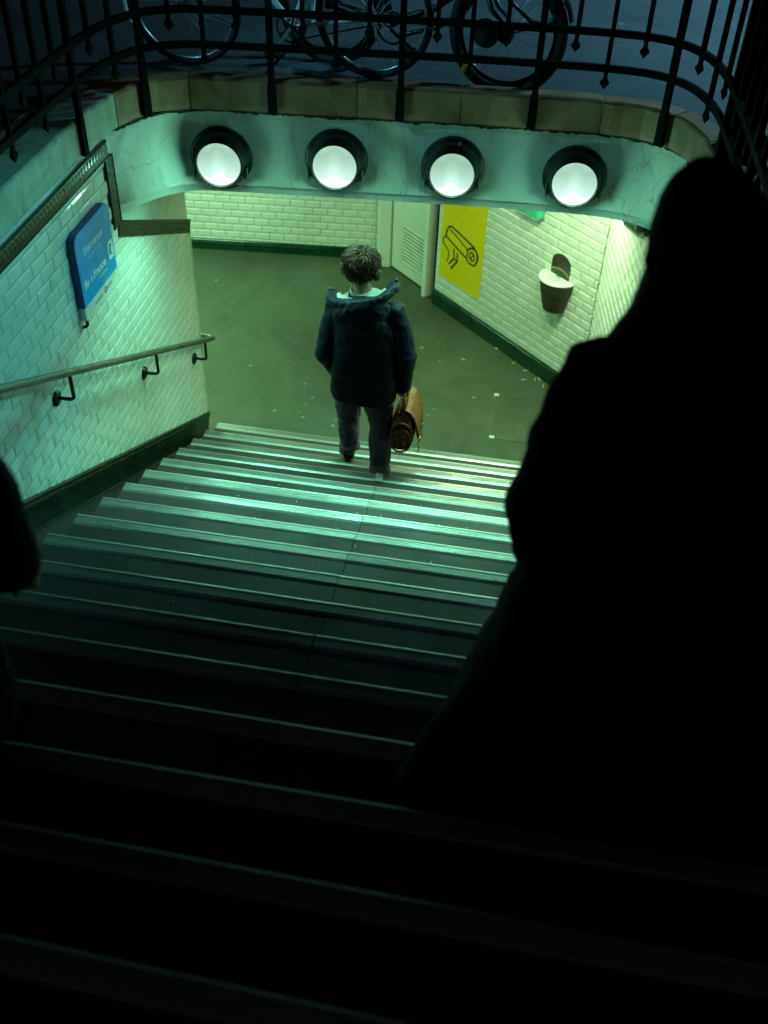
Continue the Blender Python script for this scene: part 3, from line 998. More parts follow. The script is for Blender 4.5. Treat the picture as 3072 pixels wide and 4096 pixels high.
# lamps
lamp_lab = ['round lit lamp at the left end of the lintel row', 'second round lit lamp from the left on the lintel, above the walking man',
            'third round lit lamp from the left, its black hood marked by a pale scratch', 'round lit lamp at the right end of the lintel row, beside the dark hooded head']
for i, (lx, lyy, lz) in enumerate([(-1.795, 5.735, 2.575), (-1.113, 5.795, 2.598), (-.427, 5.848, 2.596), (.287, 5.884, 2.592)]):
    s_i = min(range(len(FP)), key=lambda j: (FP[j] - V((lx, lyy, 0))).length)
    p = FP[s_i]; d = (FP[s_i + 2] - FP[s_i - 2]).normalized(); nn = V((d.y, -d.x, 0))
    c = V((lx, p.y, lz)); u = d
    mL = basis(c, u, nn); F = mL.to_3x3()
    t = thing('wall_lamp', c, lamp_lab[i], 'lamp', 'round lamps on the lintel')
    q = MB(); q.lathe([(.188, -.03), (.188, .012), (.183, .022), (.168, .030), (.160, .060), (.148, .095), (.138, .114), (.131, .117), (.127, .108), (.127, .05)], c, F, 56)
    obj('housing', q, 'black_metal', t, smooth=True, angle=35)
    ml = mL.copy(); ml.translation = c + nn * .104
    q = MB(); q.lathe([(.1268, -.01), (.1268, .0), (.112, .008), (.085, .015), (.047, .019), (.012, .020)], (0, 0, 0), Matrix.Identity(3), 56)
    l = obj('lens', q, 'lens', t, smooth=True, local=True, angle=50)
    m_ = ml.copy(); m_.translation = ml.translation - c; l.matrix_basis = m_
    for a in (-14, 194):
        ca_, sa = cos(radians(a)), sin(radians(a))
        q = MB(); q.bevbox((.158 * ca_, .158 * sa - .01, .070), (.020, .060, .030), .004); q.bevbox((.158 * ca_, .158 * sa - .045, .085), (.012, .022, .018), .003); xf(q, mL); obj('clamp', q, 'clamp', t)
    if i == 2:
        q = MB(); q.bevbox((.030, .163, .046), (.014, .030, .0015), .0004, Matrix.Rotation(radians(-25), 3, 'Z') @ Matrix.Rotation(radians(-65), 3, 'X')); xf(q, mL); obj('scratch', q, simple('bare_scratch', (.4, .34, .25), .7), t)
    ld = bpy.data.lights.new('lamp_light', 'SPOT'); ld.color = LAMP_COL; ld.energy = LAMP_W * (1.0, .94, 1.05, .97)[i]
    ld.spot_size = radians(132); ld.spot_blend = .75; ld.shadow_soft_size = .11
    lo_ = bpy.data.objects.new('lamp_light', ld); COL.objects.link(lo_); lo_.parent = t
    lo_.rotation_euler = (nn * .34 + V((0, 0, -.94))).to_track_quat('-Z', 'Y').to_euler(); lo_.location = nn * .20 + V((0, 0, -.03)); lo_.visible_camera = False
    gd = bpy.data.lights.new('lamp_glow', 'POINT'); gd.color = LAMP_COL; gd.energy = GLOW_W; gd.shadow_soft_size = .05
    go = bpy.data.objects.new('lamp_glow', gd); COL.objects.link(go); go.parent = t; go.location = nn * .165 + V((0, 0, -.05)); go.visible_camera = False

# ------------------------------------------------------------------ ceiling tubes lighting the corridor (hidden behind the lintel)
for i, (x, y, l) in enumerate([(.05, 6.95, 'fluorescent ceiling light above the foot of the stairs, behind the lintel'), (-3.6, 8.0, 'fluorescent ceiling light in the passage on the left, behind the lintel')]):
    t = thing('ceiling_light', (x, y, 2.41), l, 'ceiling light', 'fluorescent lights on the corridor ceiling')
    q = MB(); q.bevbox((x, y, 2.385), (1.2, .12, .05), .006); obj('casing', q, 'white_paint', t)
    q = MB(); q.tube([(x - .57, y, 2.345), (x + .57, y, 2.345)], .014, 10); obj('tube', q, 'tube_glow', t)
    ld = bpy.data.lights.new('tube_light', 'AREA'); ld.shape = 'RECTANGLE'; ld.size = 1.15; ld.size_y = .06; ld.color = TUBE_COL if i == 0 else TUBE_COL2; ld.energy = TUBE_W if i == 0 else TUBE_W * 2.3
    lo_ = bpy.data.objects.new('tube_light', ld); COL.objects.link(lo_); lo_.parent = t; lo_.location = (0, 0, -.085)
    lo_.visible_camera = False

# ------------------------------------------------------------------ stone coping
cp = thing('stone_coping', (-.7, 5.8, 2.86), 'worn brown stone coping round the top of the stairwell, under the iron railing', 'coping')
joints_xy = [(-2.29, .6), (-2.29, 2.1), (-2.29, 3.55), (-2.288, 4.94), (-2.24, 5.33), (-2.13, 5.555), (-1.92, 5.68), (-1.05, 5.77), (-.36, 5.825), (.375, 5.852), (.74, 5.74), (.90, 5.38), (.945, 4.2), (.96, 2.8), (.98, .6)]
js = [CS[s_of(j)] for j in joints_xy]
for a, b in zip(js, js[1:]):
    mb = MB(); rings = []; cnt = max(3, int((b - a) / .05))
    dz = random.uniform(-.003, .003); do = random.uniform(-.003, .003)
    for i in range(cnt + 1):
        s = a + .0025 + (b - a - .005) * i / cnt
        p, d = at_s(COPP, CS, s); nn = out_n(d); w = cop_width(p)
        e = .004 if i in (0, cnt) else 0
        zt_ = COP + dz; wob = .002 * sin(s * 23) + .0015 * sin(s * 51 + 1)
        pr = [(do + e + wob, 2.866 + .004 * random.random()), (do - .002 + e + wob, 2.90), (do + e + wob, 3.03), (do + .004 + e, zt_ - .008), (do + .013 + e, zt_ - e), (w - .01, zt_ - e - .002), (w - .001, zt_ - .012), (w - .001, 2.866)]
        rings.append([p + nn * o + V((0, 0, z)) for o, z in pr])
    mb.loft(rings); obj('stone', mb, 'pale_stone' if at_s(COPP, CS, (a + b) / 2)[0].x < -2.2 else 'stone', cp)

# ------------------------------------------------------------------ iron railing
rl = thing('iron_railing', (-.7, 5.8, STREET), 'dark iron railing with spear-tipped bars round the stairwell', 'railing')
def rail_pt(s, z, off=.016):
    p, d = at_s(COPP, CS, s); nn = out_n(d); q = p - nn * off; return V((q.x, q.y, z)), d, nn


s0, s1 = CS[s_of((-2.29, 1.2))], CS[s_of((.97, 2.2))]
for z, w, h in ((3.405, .026, .035), (3.225, .026, .035), (4.06, .05, .03)):
    pts = []; cnt = int((s1 - s0) / .05)
    for i in range(cnt + 1):
        pts.append(rail_pt(s0 + (s1 - s0) * i / cnt, z)[0])
    mb = MB(); mb.rectpath(pts, w, h); obj('rail', mb, 'iron', rl)
def s_at_x(x, y0=5.6):
    i = min((i for i in range(len(COPP)) if COPP[i].y > y0), key=lambda i: abs(COPP[i].x - x)); return CS[i] + (x - COPP[i].x)
posts_s = [s_at_x(x) for x in (-1.47, -.747, -.003)]
dS = (posts_s[2] - posts_s[0]) / 2
sL = CS[s_of((-2.29, 4.6))] + (4.918 - COPP[s_of((-2.29, 4.6))].y)     # post on the left side
sC = posts_s[0] - dS * 1.0
seq = []
full = list(posts_s) + [posts_s[2] + dS, posts_s[2] + 2 * dS, sC]
marks = sorted(full)
for a, b in zip(marks, marks[1:]):
    for j, k in ((1, 'S'), (2, 'M'), (3, 'S')):
        seq.append((a + (b - a) * j / 4, k))
for s in marks: seq.append((s, 'F'))
# left side
sp = .183
i = 0
gap = sC - sL
ng = max(1, round(gap / sp))
for j in range(1, ng):
    seq.append((sL + gap * j / ng, 'F' if j == 2 and ng > 3 else ('S' if j % 2 else 'M')))
seq.append((sL, 'F'))
pat = ['S', 'M', 'S', 'M', 'S', 'M', 'S', 'F']
j = 1
while sL - j * sp > s0 + .05:
    seq.append((sL - j * sp, pat[(j - 1) % 8])); j += 1
last = posts_s[2] + 2 * dS
j = 1
while last + j * sp < s1:
    seq.append((last + j * sp, ['S', 'M', 'S', 'F'][(j - 1) % 4])); j += 1
def spear(mb, base, d, nn, z0):
    # small spear tip hanging under the rail
    w = .011
    ring = lambda z, a, b: [V((base.x, base.y, z)) + d * (sx * a) + nn * (sy * b) for sx, sy in ((-1, -1), (1, -1), (1, 1), (-1, 1))]
    mb.loft([ring(z0, .013, .010), ring(z0 - .020, .010, .009), ring(z0 - .034, .012, .009), ring(z0 - .058, .026, .011), ring(z0 - .092, .001, .001)])
for s, kind in seq:
    zb = {'S': 3.405, 'M': 3.225, 'F': 2.872}[kind]
    p, d, nn = rail_pt(s, zb)
    mb = MB()
    if kind == 'F':
        ring = lambda z, a, b: [V((p.x, p.y, z)) + d * (sx * a) + nn * (sy * b) for sx, sy in ((-1, -1), (1, -1), (1, 1), (-1, 1))]
        mb.loft([ring(2.868, .025, .012), ring(3.02, .024, .012), ring(3.06, .0175, .014), ring(4.05, .0175, .014)])
        obj('post', mb, 'iron', rl)
    else:
        mb.bar((p.x, p.y, zb - .018), (p.x, p.y, 4.05), .024, .022, up=nn)
        spear(mb, p, d, nn, zb - .018)
        obj('bar', mb, 'iron', rl)

# heavy post at the right corner
hp = thing('iron_post', (1.05, 5.30, STREET), 'thick dark square iron post standing at the right corner of the railing', 'post')
mb = MB(); mb.bevbox((1.05, 5.30, 3.06), (.20, .20, .21), .01); obj('foot', mb, 'iron', hp)
mb = MB(); mb.bevbox((1.05, 5.30, 4.1), (.155, .155, 1.9), .012); obj('shaft', mb, 'iron', hp)
for z in (3.32, 3.62, 3.9):
    mb = MB(); mb.bevbox((.962, 5.22, z), (.03, .025, .025), .004); obj('bolt', mb, 'iron', hp)

# ------------------------------------------------------------------ handrail
hr = thing('handrail', (LX, 5, 1.3), 'brushed steel handrail on black brackets along the tiled wall', 'handrail')
rz = lambda y: 2.38 - .512 * (y - 3.473)
pts = [(-2.19, y, rz(y)) for y in (1.3, 2.2, 3.2, 4.2, 5.2, 6.0, 6.36)]
pts += [(-2.192, 6.42, rz(6.42)), (-2.198, 6.455, rz(6.455)), (-2.212, 6.475, rz(6.475)), (-2.235, 6.482, rz(6.482)), (-2.30, 6.484, rz(6.482) + .004), (-2.42, 6.484, rz(6.482) + .006)]
mb = MB(); mb.tube(pts, .0205, 14); obj('rail_tube', mb, 'steel', hr, smooth=True, angle=40)
for y in (2.95, 4.116, 5.285, 6.237):
    z = rz(y) - .172
    mb = MB(); F = Matrix(((0, 0, 1), (1, 0, 0), (0, 1, 0)))
    mb.lathe([(.044, 0), (.044, .006), (.040, .012), (.030, .017), (.022, .019), (.012, .022)], (LX, y, z), F, 24)
    br = obj('bracket', mb, 'dark_steel', hr, smooth=True, angle=35)
    mb = MB(); yy = y + .005
    mb.tube([(LX + .01, yy, z), (LX + .06, yy, z), (LX + .085, yy, z + .003), (LX + .096, yy, z + .013), (LX + .098, yy, z + .03), (LX + .098, yy, z + .10), (LX + .098, yy, rz(yy) - .014)], .0105, 10)
    obj('arm', mb, 'dark_steel', br, smooth=True, angle=50)

# ------------------------------------------------------------------ blue welcome sign on the left wall
def rounded(w, h, r, corners=(1, 1, 1, 1), n=6):
    pts = []
    for ci, (cx, cy, a0) in enumerate(((w / 2, -h / 2, -90), (w / 2, h / 2, 0), (-w / 2, h / 2, 90), (-w / 2, -h / 2, 180))):
        rr = r * corners[ci]
        sx, sy = (1 if cx > 0 else -1), (1 if cy > 0 else -1)
        if rr == 0: pts.append((cx, cy)); continue
        for i in range(n + 1):
            a = radians(a0 + 90 * i / n); pts.append((cx - sx * rr + rr * cos(a), cy - sy * rr + rr * sin(a)))
    return pts


def plate(poly, z0, z1):
    mb = MB(); mb.loft([[V((*p, z)) for p in poly] for z in (z0, z1)]); return mb


sgO = (LX, 4.79, 2.372); mS = basis(sgO, (0, 1, 0), (1, 0, 0))
sg = thing('welcome_sign', sgO, 'blue Bienvenue sign with white lettering on the left tile wall', 'sign')
pb = rounded(.49, .405, .055, (0, 1, 1, 0))
obj('sign_panel', xf(plate(pb, .002, .040), mS), 'blue_edge', sg)
obj('sign_face', xf(plate([(a * .985, b * .99) for a, b in pb], .0405, .0425), mS), 'blue_sign', sg)
q = MB(); q.bevbox((0, -.240, .0205), (.49, .074, .037), .002); xf(q, mS); obj('lower_strip', q, 'sign_pale', sg)
q = MB(); q.tube([(-.225, -.27, .03), (-.225, -.31, .028), (-.223, -.325, .016), (-.223, -.328, .001)], .010, 8); xf(q, mS); obj('stub', q, 'dark_steel', sg)
zt2 = .0428
def put(txt, size, x, y, bold=0, mat='sign_text', squeeze=1.0):
    m = text_mesh(txt, size, .0004, bold)
    w = max(v[0] for v in m.v) if m.v else 1
    m.v = [(a * squeeze + x, b + y, c + zt2) for a, b, c in m.v]
    return obj('lettering', xf(m, mS), mat, sg)
put('Bienvenue', .066, -.155, .062, .0006)
put('sur le réseau', .034, -.10, .018, 0)
put('île', .066, -.205, -.108, .0018); put('de', .05, -.128, -.108, -.0003); put('France', .066, -.075, -.108, .0018)
put('mobilités', .036, -.02, -.148, 0)
lg = rounded(.070, .105, .016)
obj('logo', xf(plate([(a + .190, b - .065) for a, b in lg], .0428, .0436), mS), 'sign_text', sg)
q = MB(); 
for a, b in (((.176, -.030), (.176, -.095)), ((.176, -.085), (.204, -.035)), ((.182, -.072), (.205, -.10))):
    q.bar((a[0], a[1], .0441), (b[0], b[1], .0441), .009, .001)
q.lathe([(.010, 0), (.010, .001)], (.186, -.036, .0437), Matrix.Identity(3), 12)
xf(q, mS); obj('logo_mark', q, 'blue_sign', sg)
zt2 = .0395
m = text_mesh('Opéré par', .026, .0003); m.v = [(a - .11, b - .252, c + zt2) for a, b, c in m.v]; obj('lettering', xf(m, mS), 'ink_blue', sg)
q = MB(); q.torus((.055, -.244, .0396), .017, .0022, (0, 0, 1), 24, 5); q.bar((.045, -.256, .0396), (.062, -.234, .0396), .004, .001); xf(q, mS); obj('logo', q, 'ink_blue', sg)
m = text_mesh('RATP', .026, .0003); m.v = [(a + .085, b - .252, c + zt2) for a, b, c in m.v]; obj('lettering', xf(m, mS), 'ink_blue', sg)

# ------------------------------------------------------------------ yellow poster with camera pictogram
mA = basis(aa + an * .006, au, an)
po = thing('camera_poster', aa + au * .384 + V((0, 0, .34)), 'yellow poster with a black surveillance camera drawing', 'poster')
q = MB(); q.box((.384, .80, .0008), (.60, .915, .0016)); xf(q, mA); obj('sheet', q, 'yellow', po)
STR = {'top': [(0.229, 0.882), (0.39, 0.849), (0.562, 0.811)], 'cap': [(0.229, 0.882), (0.183, 0.861), (0.158, 0.801), (0.158, 0.761)],
       'bot': [(0.163, 0.758), (0.302, 0.714), (0.447, 0.672)], 'front': [(0.468, 0.753), (0.526, 0.795), (0.583, 0.793), (0.609, 0.751), (0.608, 0.689), (0.579, 0.64), (0.509, 0.637), (0.468, 0.654), (0.468, 0.753)],
       'hood': [(.205, .845), (.34, .805), (.470, .752)],
       'slash': [(0.554, 0.74), (0.521, 0.686)], 'cable': [(0.158, 0.761), (0.123, 0.732), (0.126, 0.683), (0.169, 0.658), (0.208, 0.629), (0.211, 0.579), (0.193, 0.529)],
       'st1': [(0.28, 0.676), (0.293, 0.593), (0.227, 0.511)], 'st2': [(0.336, 0.657), (0.338, 0.576), (0.261, 0.481)], 'st3': [(0.293, 0.593), (0.338, 0.576)],
       'flange': [(0.583, 0.793), (0.616, 0.754), (0.617, 0.711), (0.597, 0.672)]}
q = MB()
for k, pts in STR.items():
    if k in ('cable',):
        pts = [tuple(p)[:2] for p in smooth_path(pts, 5)]
    w = .014 if k in ('slash', 'cable', 'hood') else .019
    q.rectpath([(a, b, .0022) for a, b in pts], w, .0008, up=(0, 0, 1))
    for a, b in pts:
        q.lathe([(w / 2, 0), (w / 2, .0008)], (a, b, .0018 + random.uniform(0, .0002)), Matrix.Identity(3), 10)
lens = [(.536 + .034 * cos(t * pi / 10), .714 + .041 * sin(t * pi / 10), .0023) for t in range(21)]
q.rectpath(lens, .015, .0008, up=(0, 0, 1))
xf(q, mA); obj('camera_drawing', q, 'ink', po)

# ------------------------------------------------------------------ wall ashtray
ash = thing('wall_ashtray', aa + au * 1.625 + V((0, 0, .73)), 'brown half-round wall ashtray with a white perforated lid', 'ashtray')
mB = basis(aa + au * 1.628 + an * .006, au, an)
pl = [(-.105, .93), (.105, .93), (.105, 1.13)] + [(.105 * cos(radians(a)), 1.13 + .075 * sin(radians(a))) for a in range(10, 180, 12)] + [(-.105, 1.13)]
obj('back_plate', xf(plate(pl, 0, .006), mB), 'ash_dark', ash)
q = MB(); q.rectpath([(.105 * cos(radians(a)) * .98, 1.035 + .045 * sin(radians(a)), .0068) for a in range(10, 175, 12)], .010, .0012, up=(0, 0, 1)); xf(q, mB); obj('cigarette_mark', q, 'gold', ash)
q = MB(); q.lathe([(.009, 0), (.009, .0012)], (0, 1.08, .0066), Matrix.Identity(3), 12); xf(q, mB); obj('ember_mark', q, 'orange', ash)
rings = []
for v, rx, rzz in ((.722, .095, .095), (.726, .103, .105), (.80, .122, .125), (.92, .150, .150), (1.0, .166, .165)):
    rings.append([V((rx * cos(pi * j / 20), v, rzz * sin(pi * j / 20) + .001)) for j in range(21)])
q = MB(); q.loft(rings); xf(q, mB); obj('bowl', q, 'ash_dark', ash, smooth=True, angle=40)
lid = MB(); rim = []
top = [V((.170 * cos(pi * j / 24), 1.001, .170 * sin(pi * j / 24) + .002)) for j in range(25)]
lid.loft([[p for p in top], [V((p.x, p.y + .010, p.z)) for p in top], [V((p.x * .96, p.y + .014, p.z * .96)) for p in top]])
xf(lid, mB); ld_ = obj('lid', lid, 'ash_lid', ash)
q = MB()
for r in range(4):
    for c in range(5 - (r % 2) - (1 if r == 3 else 0)):
        x = (c - (4 - (r % 2) - (1 if r == 3 else 0)) / 2) * .032; z = .035 + r * .026
        q.lathe([(.0055, 0), (.0055, .0016)], (x, 1.0146, z), Matrix(((1, 0, 0), (0, 0, 1), (0, -1, 0))), 8)
xf(q, mB); obj('hole', q, 'ink', ld_)
q = MB(); q.bevbox((0, 1.017, .018), (.05, .008, .016), .002); xf(q, mB); obj('hinge', q, 'green_box', ash)

# small green box high on the slanting wall
mG = basis(aa + au * 1.24 + an * .006, au, an)
gx = thing('exit_light_box', mG @ V((0, 1.40, 0)), 'small green box high on the slanting wall, half hidden by the lintel', 'box')
q = MB(); q.bevbox((0, 1.50, .045), (.26, .17, .085), .008); xf(q, mG); obj('casing', q, 'green_box', gx)
q = MB(); q.bevbox((0, 1.407, .045), (.22, .02, .06), .004); xf(q, mG); obj('diffuser', q, 'sign_pale', gx)

# ------------------------------------------------------------------ floor hatch and litter
fh = thing('floor_hatch', (.28, 7.06, 0), 'square floor hatch with pale corner plates near the slanting wall', 'hatch')
q = MB(); q.bevbox((.31, 7.06, .0012), (.64, .63, .006), .001); obj('cover', q, 'corridor_floor', fh)
for x, y, sx, sy in ((-.008, 7.378, .042, .034), (-.004, 6.762, .042, .034), (.62, 7.37, .042, .034), (.62, 6.76, .042, .034)):
    q = MB(); q.bevbox((x, y, .004), (sx, sy, .005), .001); obj('corner_plate', q, 'sign_pale', fh)
q = MB(); q.bar((-.018, 6.78, .003), (-.018, 7.36, .005), .004, .004); q.bar((.10, 7.385, .003), (.50, 7.385, .003), .004, .004); q.bar((.07, 6.742, .003), (.45, 6.742, .003), .004, .004); obj('edge_strip', q, simple('hatch_edge', (.16, .17, .13), .6), fh)
butts = [(.106, 7.912), (.206, 7.659), (.348, 7.694), (.311, 7.681), (.384, 7.586), (-.346, 7.881), (.217, 7.809)]
BUTT_LAB = ['cigarette butt lying close to the slanting wall, about midway along its skirting', 'cigarette butt nearest to the stairs of the loose three under the wall ashtray', 'cigarette butt closest to the green skirting below the wall ashtray',
            'cigarette butt lying between two others below the wall ashtray', 'cigarette butt furthest right, beside the dark coat', 'lone cigarette butt on open floor, left of the other butts', 'cigarette butt beyond the floor hatch, between the wall group and the hatch plate']
for i, (x, y) in enumerate(butts):
    a = random.uniform(0, pi); d = V((cos(a), sin(a), 0)); c = V((x, y, .0045))
    t = thing('cigarette_butt', (x, y, 0), BUTT_LAB[i], 'cigarette butt', 'cigarette butts on the corridor floor')
    q = MB(); q.tube([c - d * .018, c + d * .010], .0045, 8); obj('paper', q, 'butt', t)
    q = MB(); q.tube([c + d * .0105, c + d * .030], .0046, 8); obj('filter', q, 'butt_filter', t)
q = MB(); q.add([(-.075, 8.12, .002), (-.02, 8.105, .012), (-.012, 8.145, .003), (-.065, 8.158, .014), (-.075, 8.12, 0), (-.02, 8.105, .010), (-.012, 8.145, .001), (-.065, 8.158, .012)], [(0, 1, 2), (0, 2, 3), (4, 6, 5), (4, 7, 6), (0, 4, 5, 1), (1, 5, 6, 2), (2, 6, 7, 3), (3, 7, 4, 0)])
tag(obj('paper_scrap', q, 'sign_pale'), 'crumpled white paper scrap beside the green skirting', 'litter')
# trodden gum on floor and steps
q = MB()
for x, y in [(-1.668, 7.219), (-1.595, 6.919), (-1.558, 7.029), (-1.625, 6.792), (-1.309, 6.665), (-1.58, 6.732), (-.552, 6.97), (-.519, 7.069), (-1.297, 6.749), (-1.01, 6.485), (-.9, 7.6), (-2.2, 7.4), (-.2, 7.3)]:
    r = random.uniform(.010, .020); ph = random.uniform(0, 6)
    q.loft([[V((x + r * k * (1 + .25 * sin(3 * t + ph)) * cos(t), y + r * k * (1 + .2 * sin(2 * t + ph)) * sin(t), z)) for t in [2 * pi * i / 12 for i in range(12)]] for k, z in ((1, -.001), (1, .0012), (.7, .002))])
g = obj('gum_spots', q, simple('old_gum', (.22, .22, .20), .8)); g['kind'] = 'stuff'

q = MB()
for i in range(150):
    k = random.choice((0, 1, 2, 3, 4, 4, 5, 5, 6, 6, 7, 7, 8, 9, 10, 11)); x = random.uniform(-1.9, .6); y = stepY(k) - random.uniform(.085, .30); a = random.uniform(0, pi)
    l = random.choice((.003, .004, .005, .010)); c = V((x, y, stepZ(k) + .001)); d = V((cos(a), sin(a), 0)) * l; e = V((-sin(a), cos(a), 0)) * random.uniform(.0015, .003)
    q.add([c - d - e, c + d - e, c + d + e, c - d + e, c + V((0, 0, .0012))], [(0, 1, 4), (1, 2, 4), (2, 3, 4), (3, 0, 4), (3, 2, 1, 0)])
g = obj('litter_specks', q, simple('litter_fleck', (.5, .5, .45), .8)); g['kind'] = 'stuff'

# ------------------------------------------------------------------ bicycles
def wheel(parent, c, R, tyre, rim_mat, tilt, hub_r=.025, spokes=28, fat=.0):
    c = V(c); ax = V(tilt).normalized()
    q = MB(); q.torus(c, R - tyre, tyre, ax, 64, 10); ty = obj('tyre', q, 'rubber', parent, smooth=True)
    q = MB(); q.torus(c, R - 2 * tyre - .004, (.010, .012), ax, 64, 8); obj('rim', q, rim_mat, parent, smooth=True)
    q = MB(); q.tube([c - ax * .05, c - ax * .03, c - ax * .028, c + ax * .028, c + ax * .03, c + ax * .05], [.008, .008, hub_r, hub_r, .008, .008], 14); obj('hub', q, 'dark_steel', parent, smooth=True, angle=40)
    q = MB(); u = (V((0, 0, 1)) - ax * ax.z).normalized(); w = ax.cross(u)
    for i in range(spokes):
        a = 2 * pi * i / spokes; a2 = a + (.5 if i % 2 else -.5)
        sd = ax * (.026 if i % 4 < 2 else -.026)
        q.tube([c + sd + (u * cos(a2) + w * sin(a2)) * hub_r, c + (u * cos(a) + w * sin(a)) * (R - 2 * tyre - .01)], .0011, 4, cap=False)
    sp_ = obj('spokes', q, 'chrome', parent); sp_['kind'] = 'stuff'
    return ax, u, w


# bicycle A: silver step-through, faces left
By = 6.14
bA = thing('bicycle', (-1.52, By, STREET), 'silver bicycle with bright mudguards parked behind the railing', 'bicycle')
cF, cR_ = V((-2.077, By - .02, STREET + .345)), V((-.964, By + .03, STREET + .345))
wa, u_, w_ = wheel(bA, cF, .345, .019, 'chrome', (.03, 1, .10)); wheel(bA, cR_, .345, .020, 'chrome', (.02, 1, .06))
bbA = V((-1.437, By + .01, STREET + .275))
hd = V((-2.035 + .23, By, STREET + .86)); seatc = V((-1.22, By, STREET + .80))
q = MB(); q.tube([hd + V((.03, 0, -.16)), hd + V((.12, 0, -.30)), bbA], .017, 12); q.tube([hd, hd + V((.045, 0, -.21))], .019, 12); q.tube([hd + V((.02, 0, -.06)), hd + V((.14, 0, -.20)), bbA + V((.06, 0, .22))], .014, 10); q.tube([bbA, seatc], .016, 12)
obj('frame', q, 'bike_white', bA, smooth=True, angle=40)
for sy in (-.052, .052):
    q = MB(); q.tube([bbA + V((0, sy * .6, 0)), cR_ + V((0, sy, 0))], .009, 8); q.tube([seatc + V((0, sy * .4, -.1)), cR_ + V((0, sy, 0))], .008, 8); obj('stay', q, 'bike_white', bA, smooth=True)
    q = MB(); q.tube([hd + V((.045, sy * .8, -.20)), hd + V((-.02, sy, -.36)), cF + V((.03, sy, .05)), cF + V((0, sy, 0))], [.013, .012, .009, .008], 10); obj('fork_leg', q, 'chrome', bA, smooth=True)
def guard(parent, c, R, a0, a1, ax, mat, w=.026):
    c = V(c); ax = V(ax).normalized(); u = (V((0, 0, 1)) - ax * ax.z).normalized(); v = u.cross(ax)   # v ~ towards +x
    q = MB(); rings = []
    for i in range(25):
        a = radians(a0 + (a1 - a0) * i / 24); d = u * cos(a) + v * sin(a)
        rings.append([c + d * (R + h) + ax * s for h, s in ((-.006, -w), (.004, -w * .7), (.009, 0), (.004, w * .7), (-.006, w), (-.009, w), (.001, w * .6), (.005, 0), (.001, -w * .6), (-.009, -w))])
    q.loft(rings); return obj('mudguard', q, mat, parent, smooth=True)
guard(bA, cF, .362, -60, 112, (.03, 1, .10), 'bike_white'); guard(bA, cR_, .362, -40, 95, (.02, 1, .06), 'bike_white')
q = MB(); 
for c, dirn in ((cF, V((.34, 0, -.10))), (cR_, V((.35, 0, -.03)))):
    for sy in (-.045, .045):
        q.tube([c + V((0, sy, 0)), c + dirn + V((0, sy * .6, 0))], .0025, 6)
obj('mudguard_stay', q, 'chrome', bA)
axy = V((0, 1, 0))
q = MB(); q.torus(bbA + V((0, -.045, 0)), .085, (.006, .003), axy, 40, 6)
for i in range(5):
    a = 2 * pi * i / 5; q.bar(bbA + V((0, -.045, 0)), bbA + V((.083 * cos(a), -.045, .083 * sin(a))), .012, .004, up=(0, 1, 0))
obj('chainwheel', q, 'dark_steel', bA)
for sg_, sy in ((1, -.075), (-1, .075)):
    e = bbA + V((-.10 * sg_, sy, -.135 * sg_)) if sg_ > 0 else bbA + V((.10, sy, .135))
    q = MB(); q.bar(bbA + V((0, sy, 0)), e, .018, .012, up=(0, 1, 0)); cr_ = obj('crank', q, 'chrome', bA)
    q = MB(); q.bevbox(e + V((0, -.05 if sy < 0 else .05, 0)), (.09, .075, .022), .004); obj('pedal', q, 'rubber', cr_)
q = MB()
for dz in (.075, -.075):
    q.bar(bbA + V((0, -.045, dz)), cR_ + V((0, -.045, dz * .45)), .006, .008)
obj('chain', q, 'dark_steel', bA)
q = MB(); q.lathe([(.03, -.012), (.036, 0), (.03, .012)], cR_ + V((0, -.04, 0)), Matrix(((1, 0, 0), (0, 0, 1), (0, -1, 0))), 20); q.bar(cR_ + V((.01, -.05, -.03)), cR_ + V((.02, -.05, -.10)), .02, .008); obj('gear', q, 'chrome', bA)
q = MB(); q.tube([hd + V((-.02, -.28, .16)), hd + V((-.04, -.14, .2)), hd + V((-.03, 0, .18)), hd + V((-.04, .14, .2)), hd + V((-.02, .28, .16))], .012, 10); q.tube([hd, hd + V((-.03, 0, .18))], .013, 8); obj('handlebar', q, 'chrome', bA, smooth=True)
q = MB(); q.ell(seatc + V((.02, 0, .16)), .14, .08, .035); q.tube([seatc, seatc + V((.015, 0, .14))], .012, 8); obj('saddle', q, 'leather_black', bA, smooth=True)
q = MB(); q.tube([bbA + V((.05, -.05, -.05)), V((-1.60, By - .14, STREET + .01))], .008, 8); obj('kickstand', q, 'dark_steel', bA)

# bicycle B: black, fat tyres, faces right
By2 = 6.16
bB = thing('bicycle', (-.75, By2 + .1, STREET), 'black bicycle with fat tyres and an amber spoke reflector, right of the silver one', 'bicycle')
fB, rB = V((-.196, By2 - .04, STREET + .335)), V((-1.27, By2 + .26, STREET + .335))
axB = (.22, 1, -.05)
wheel(bB, fB, .345, .035, 'bike_black', axB, .030, 24); wheel(bB, rB, .345, .029, 'bike_black', (.22, 1, -.04), .032, 24)
bbB = V((-.86, By2 + .13, STREET + .27)); hB = V((-.40, By2 + .02, STREET + .78))
q = MB()
q.tube([bbB + V((-.02, 0, .02)), V((-.62, By2 + .08, STREET + .40)), hB + V((.03, 0, -.18))], .020, 12); q.tube([bbB + V((.02, -.01, -.05)), V((-.60, By2 + .07, STREET + .30)), V((-.44, By2 + .03, STREET + .42)), hB + V((.05, 0, -.22))], .014, 12)
q.tube([bbB, bbB + V((-.20, .04, .50))], .018, 12); q.tube([hB, hB + V((.06, -.01, -.24))], .022, 12); q.tube([bbB + V((-.12, .02, .28)), hB + V((.02, 0, -.08))], .016, 10)
obj('frame', q, 'bike_black', bB, smooth=True, angle=40)
pa = V(axB).normalized()
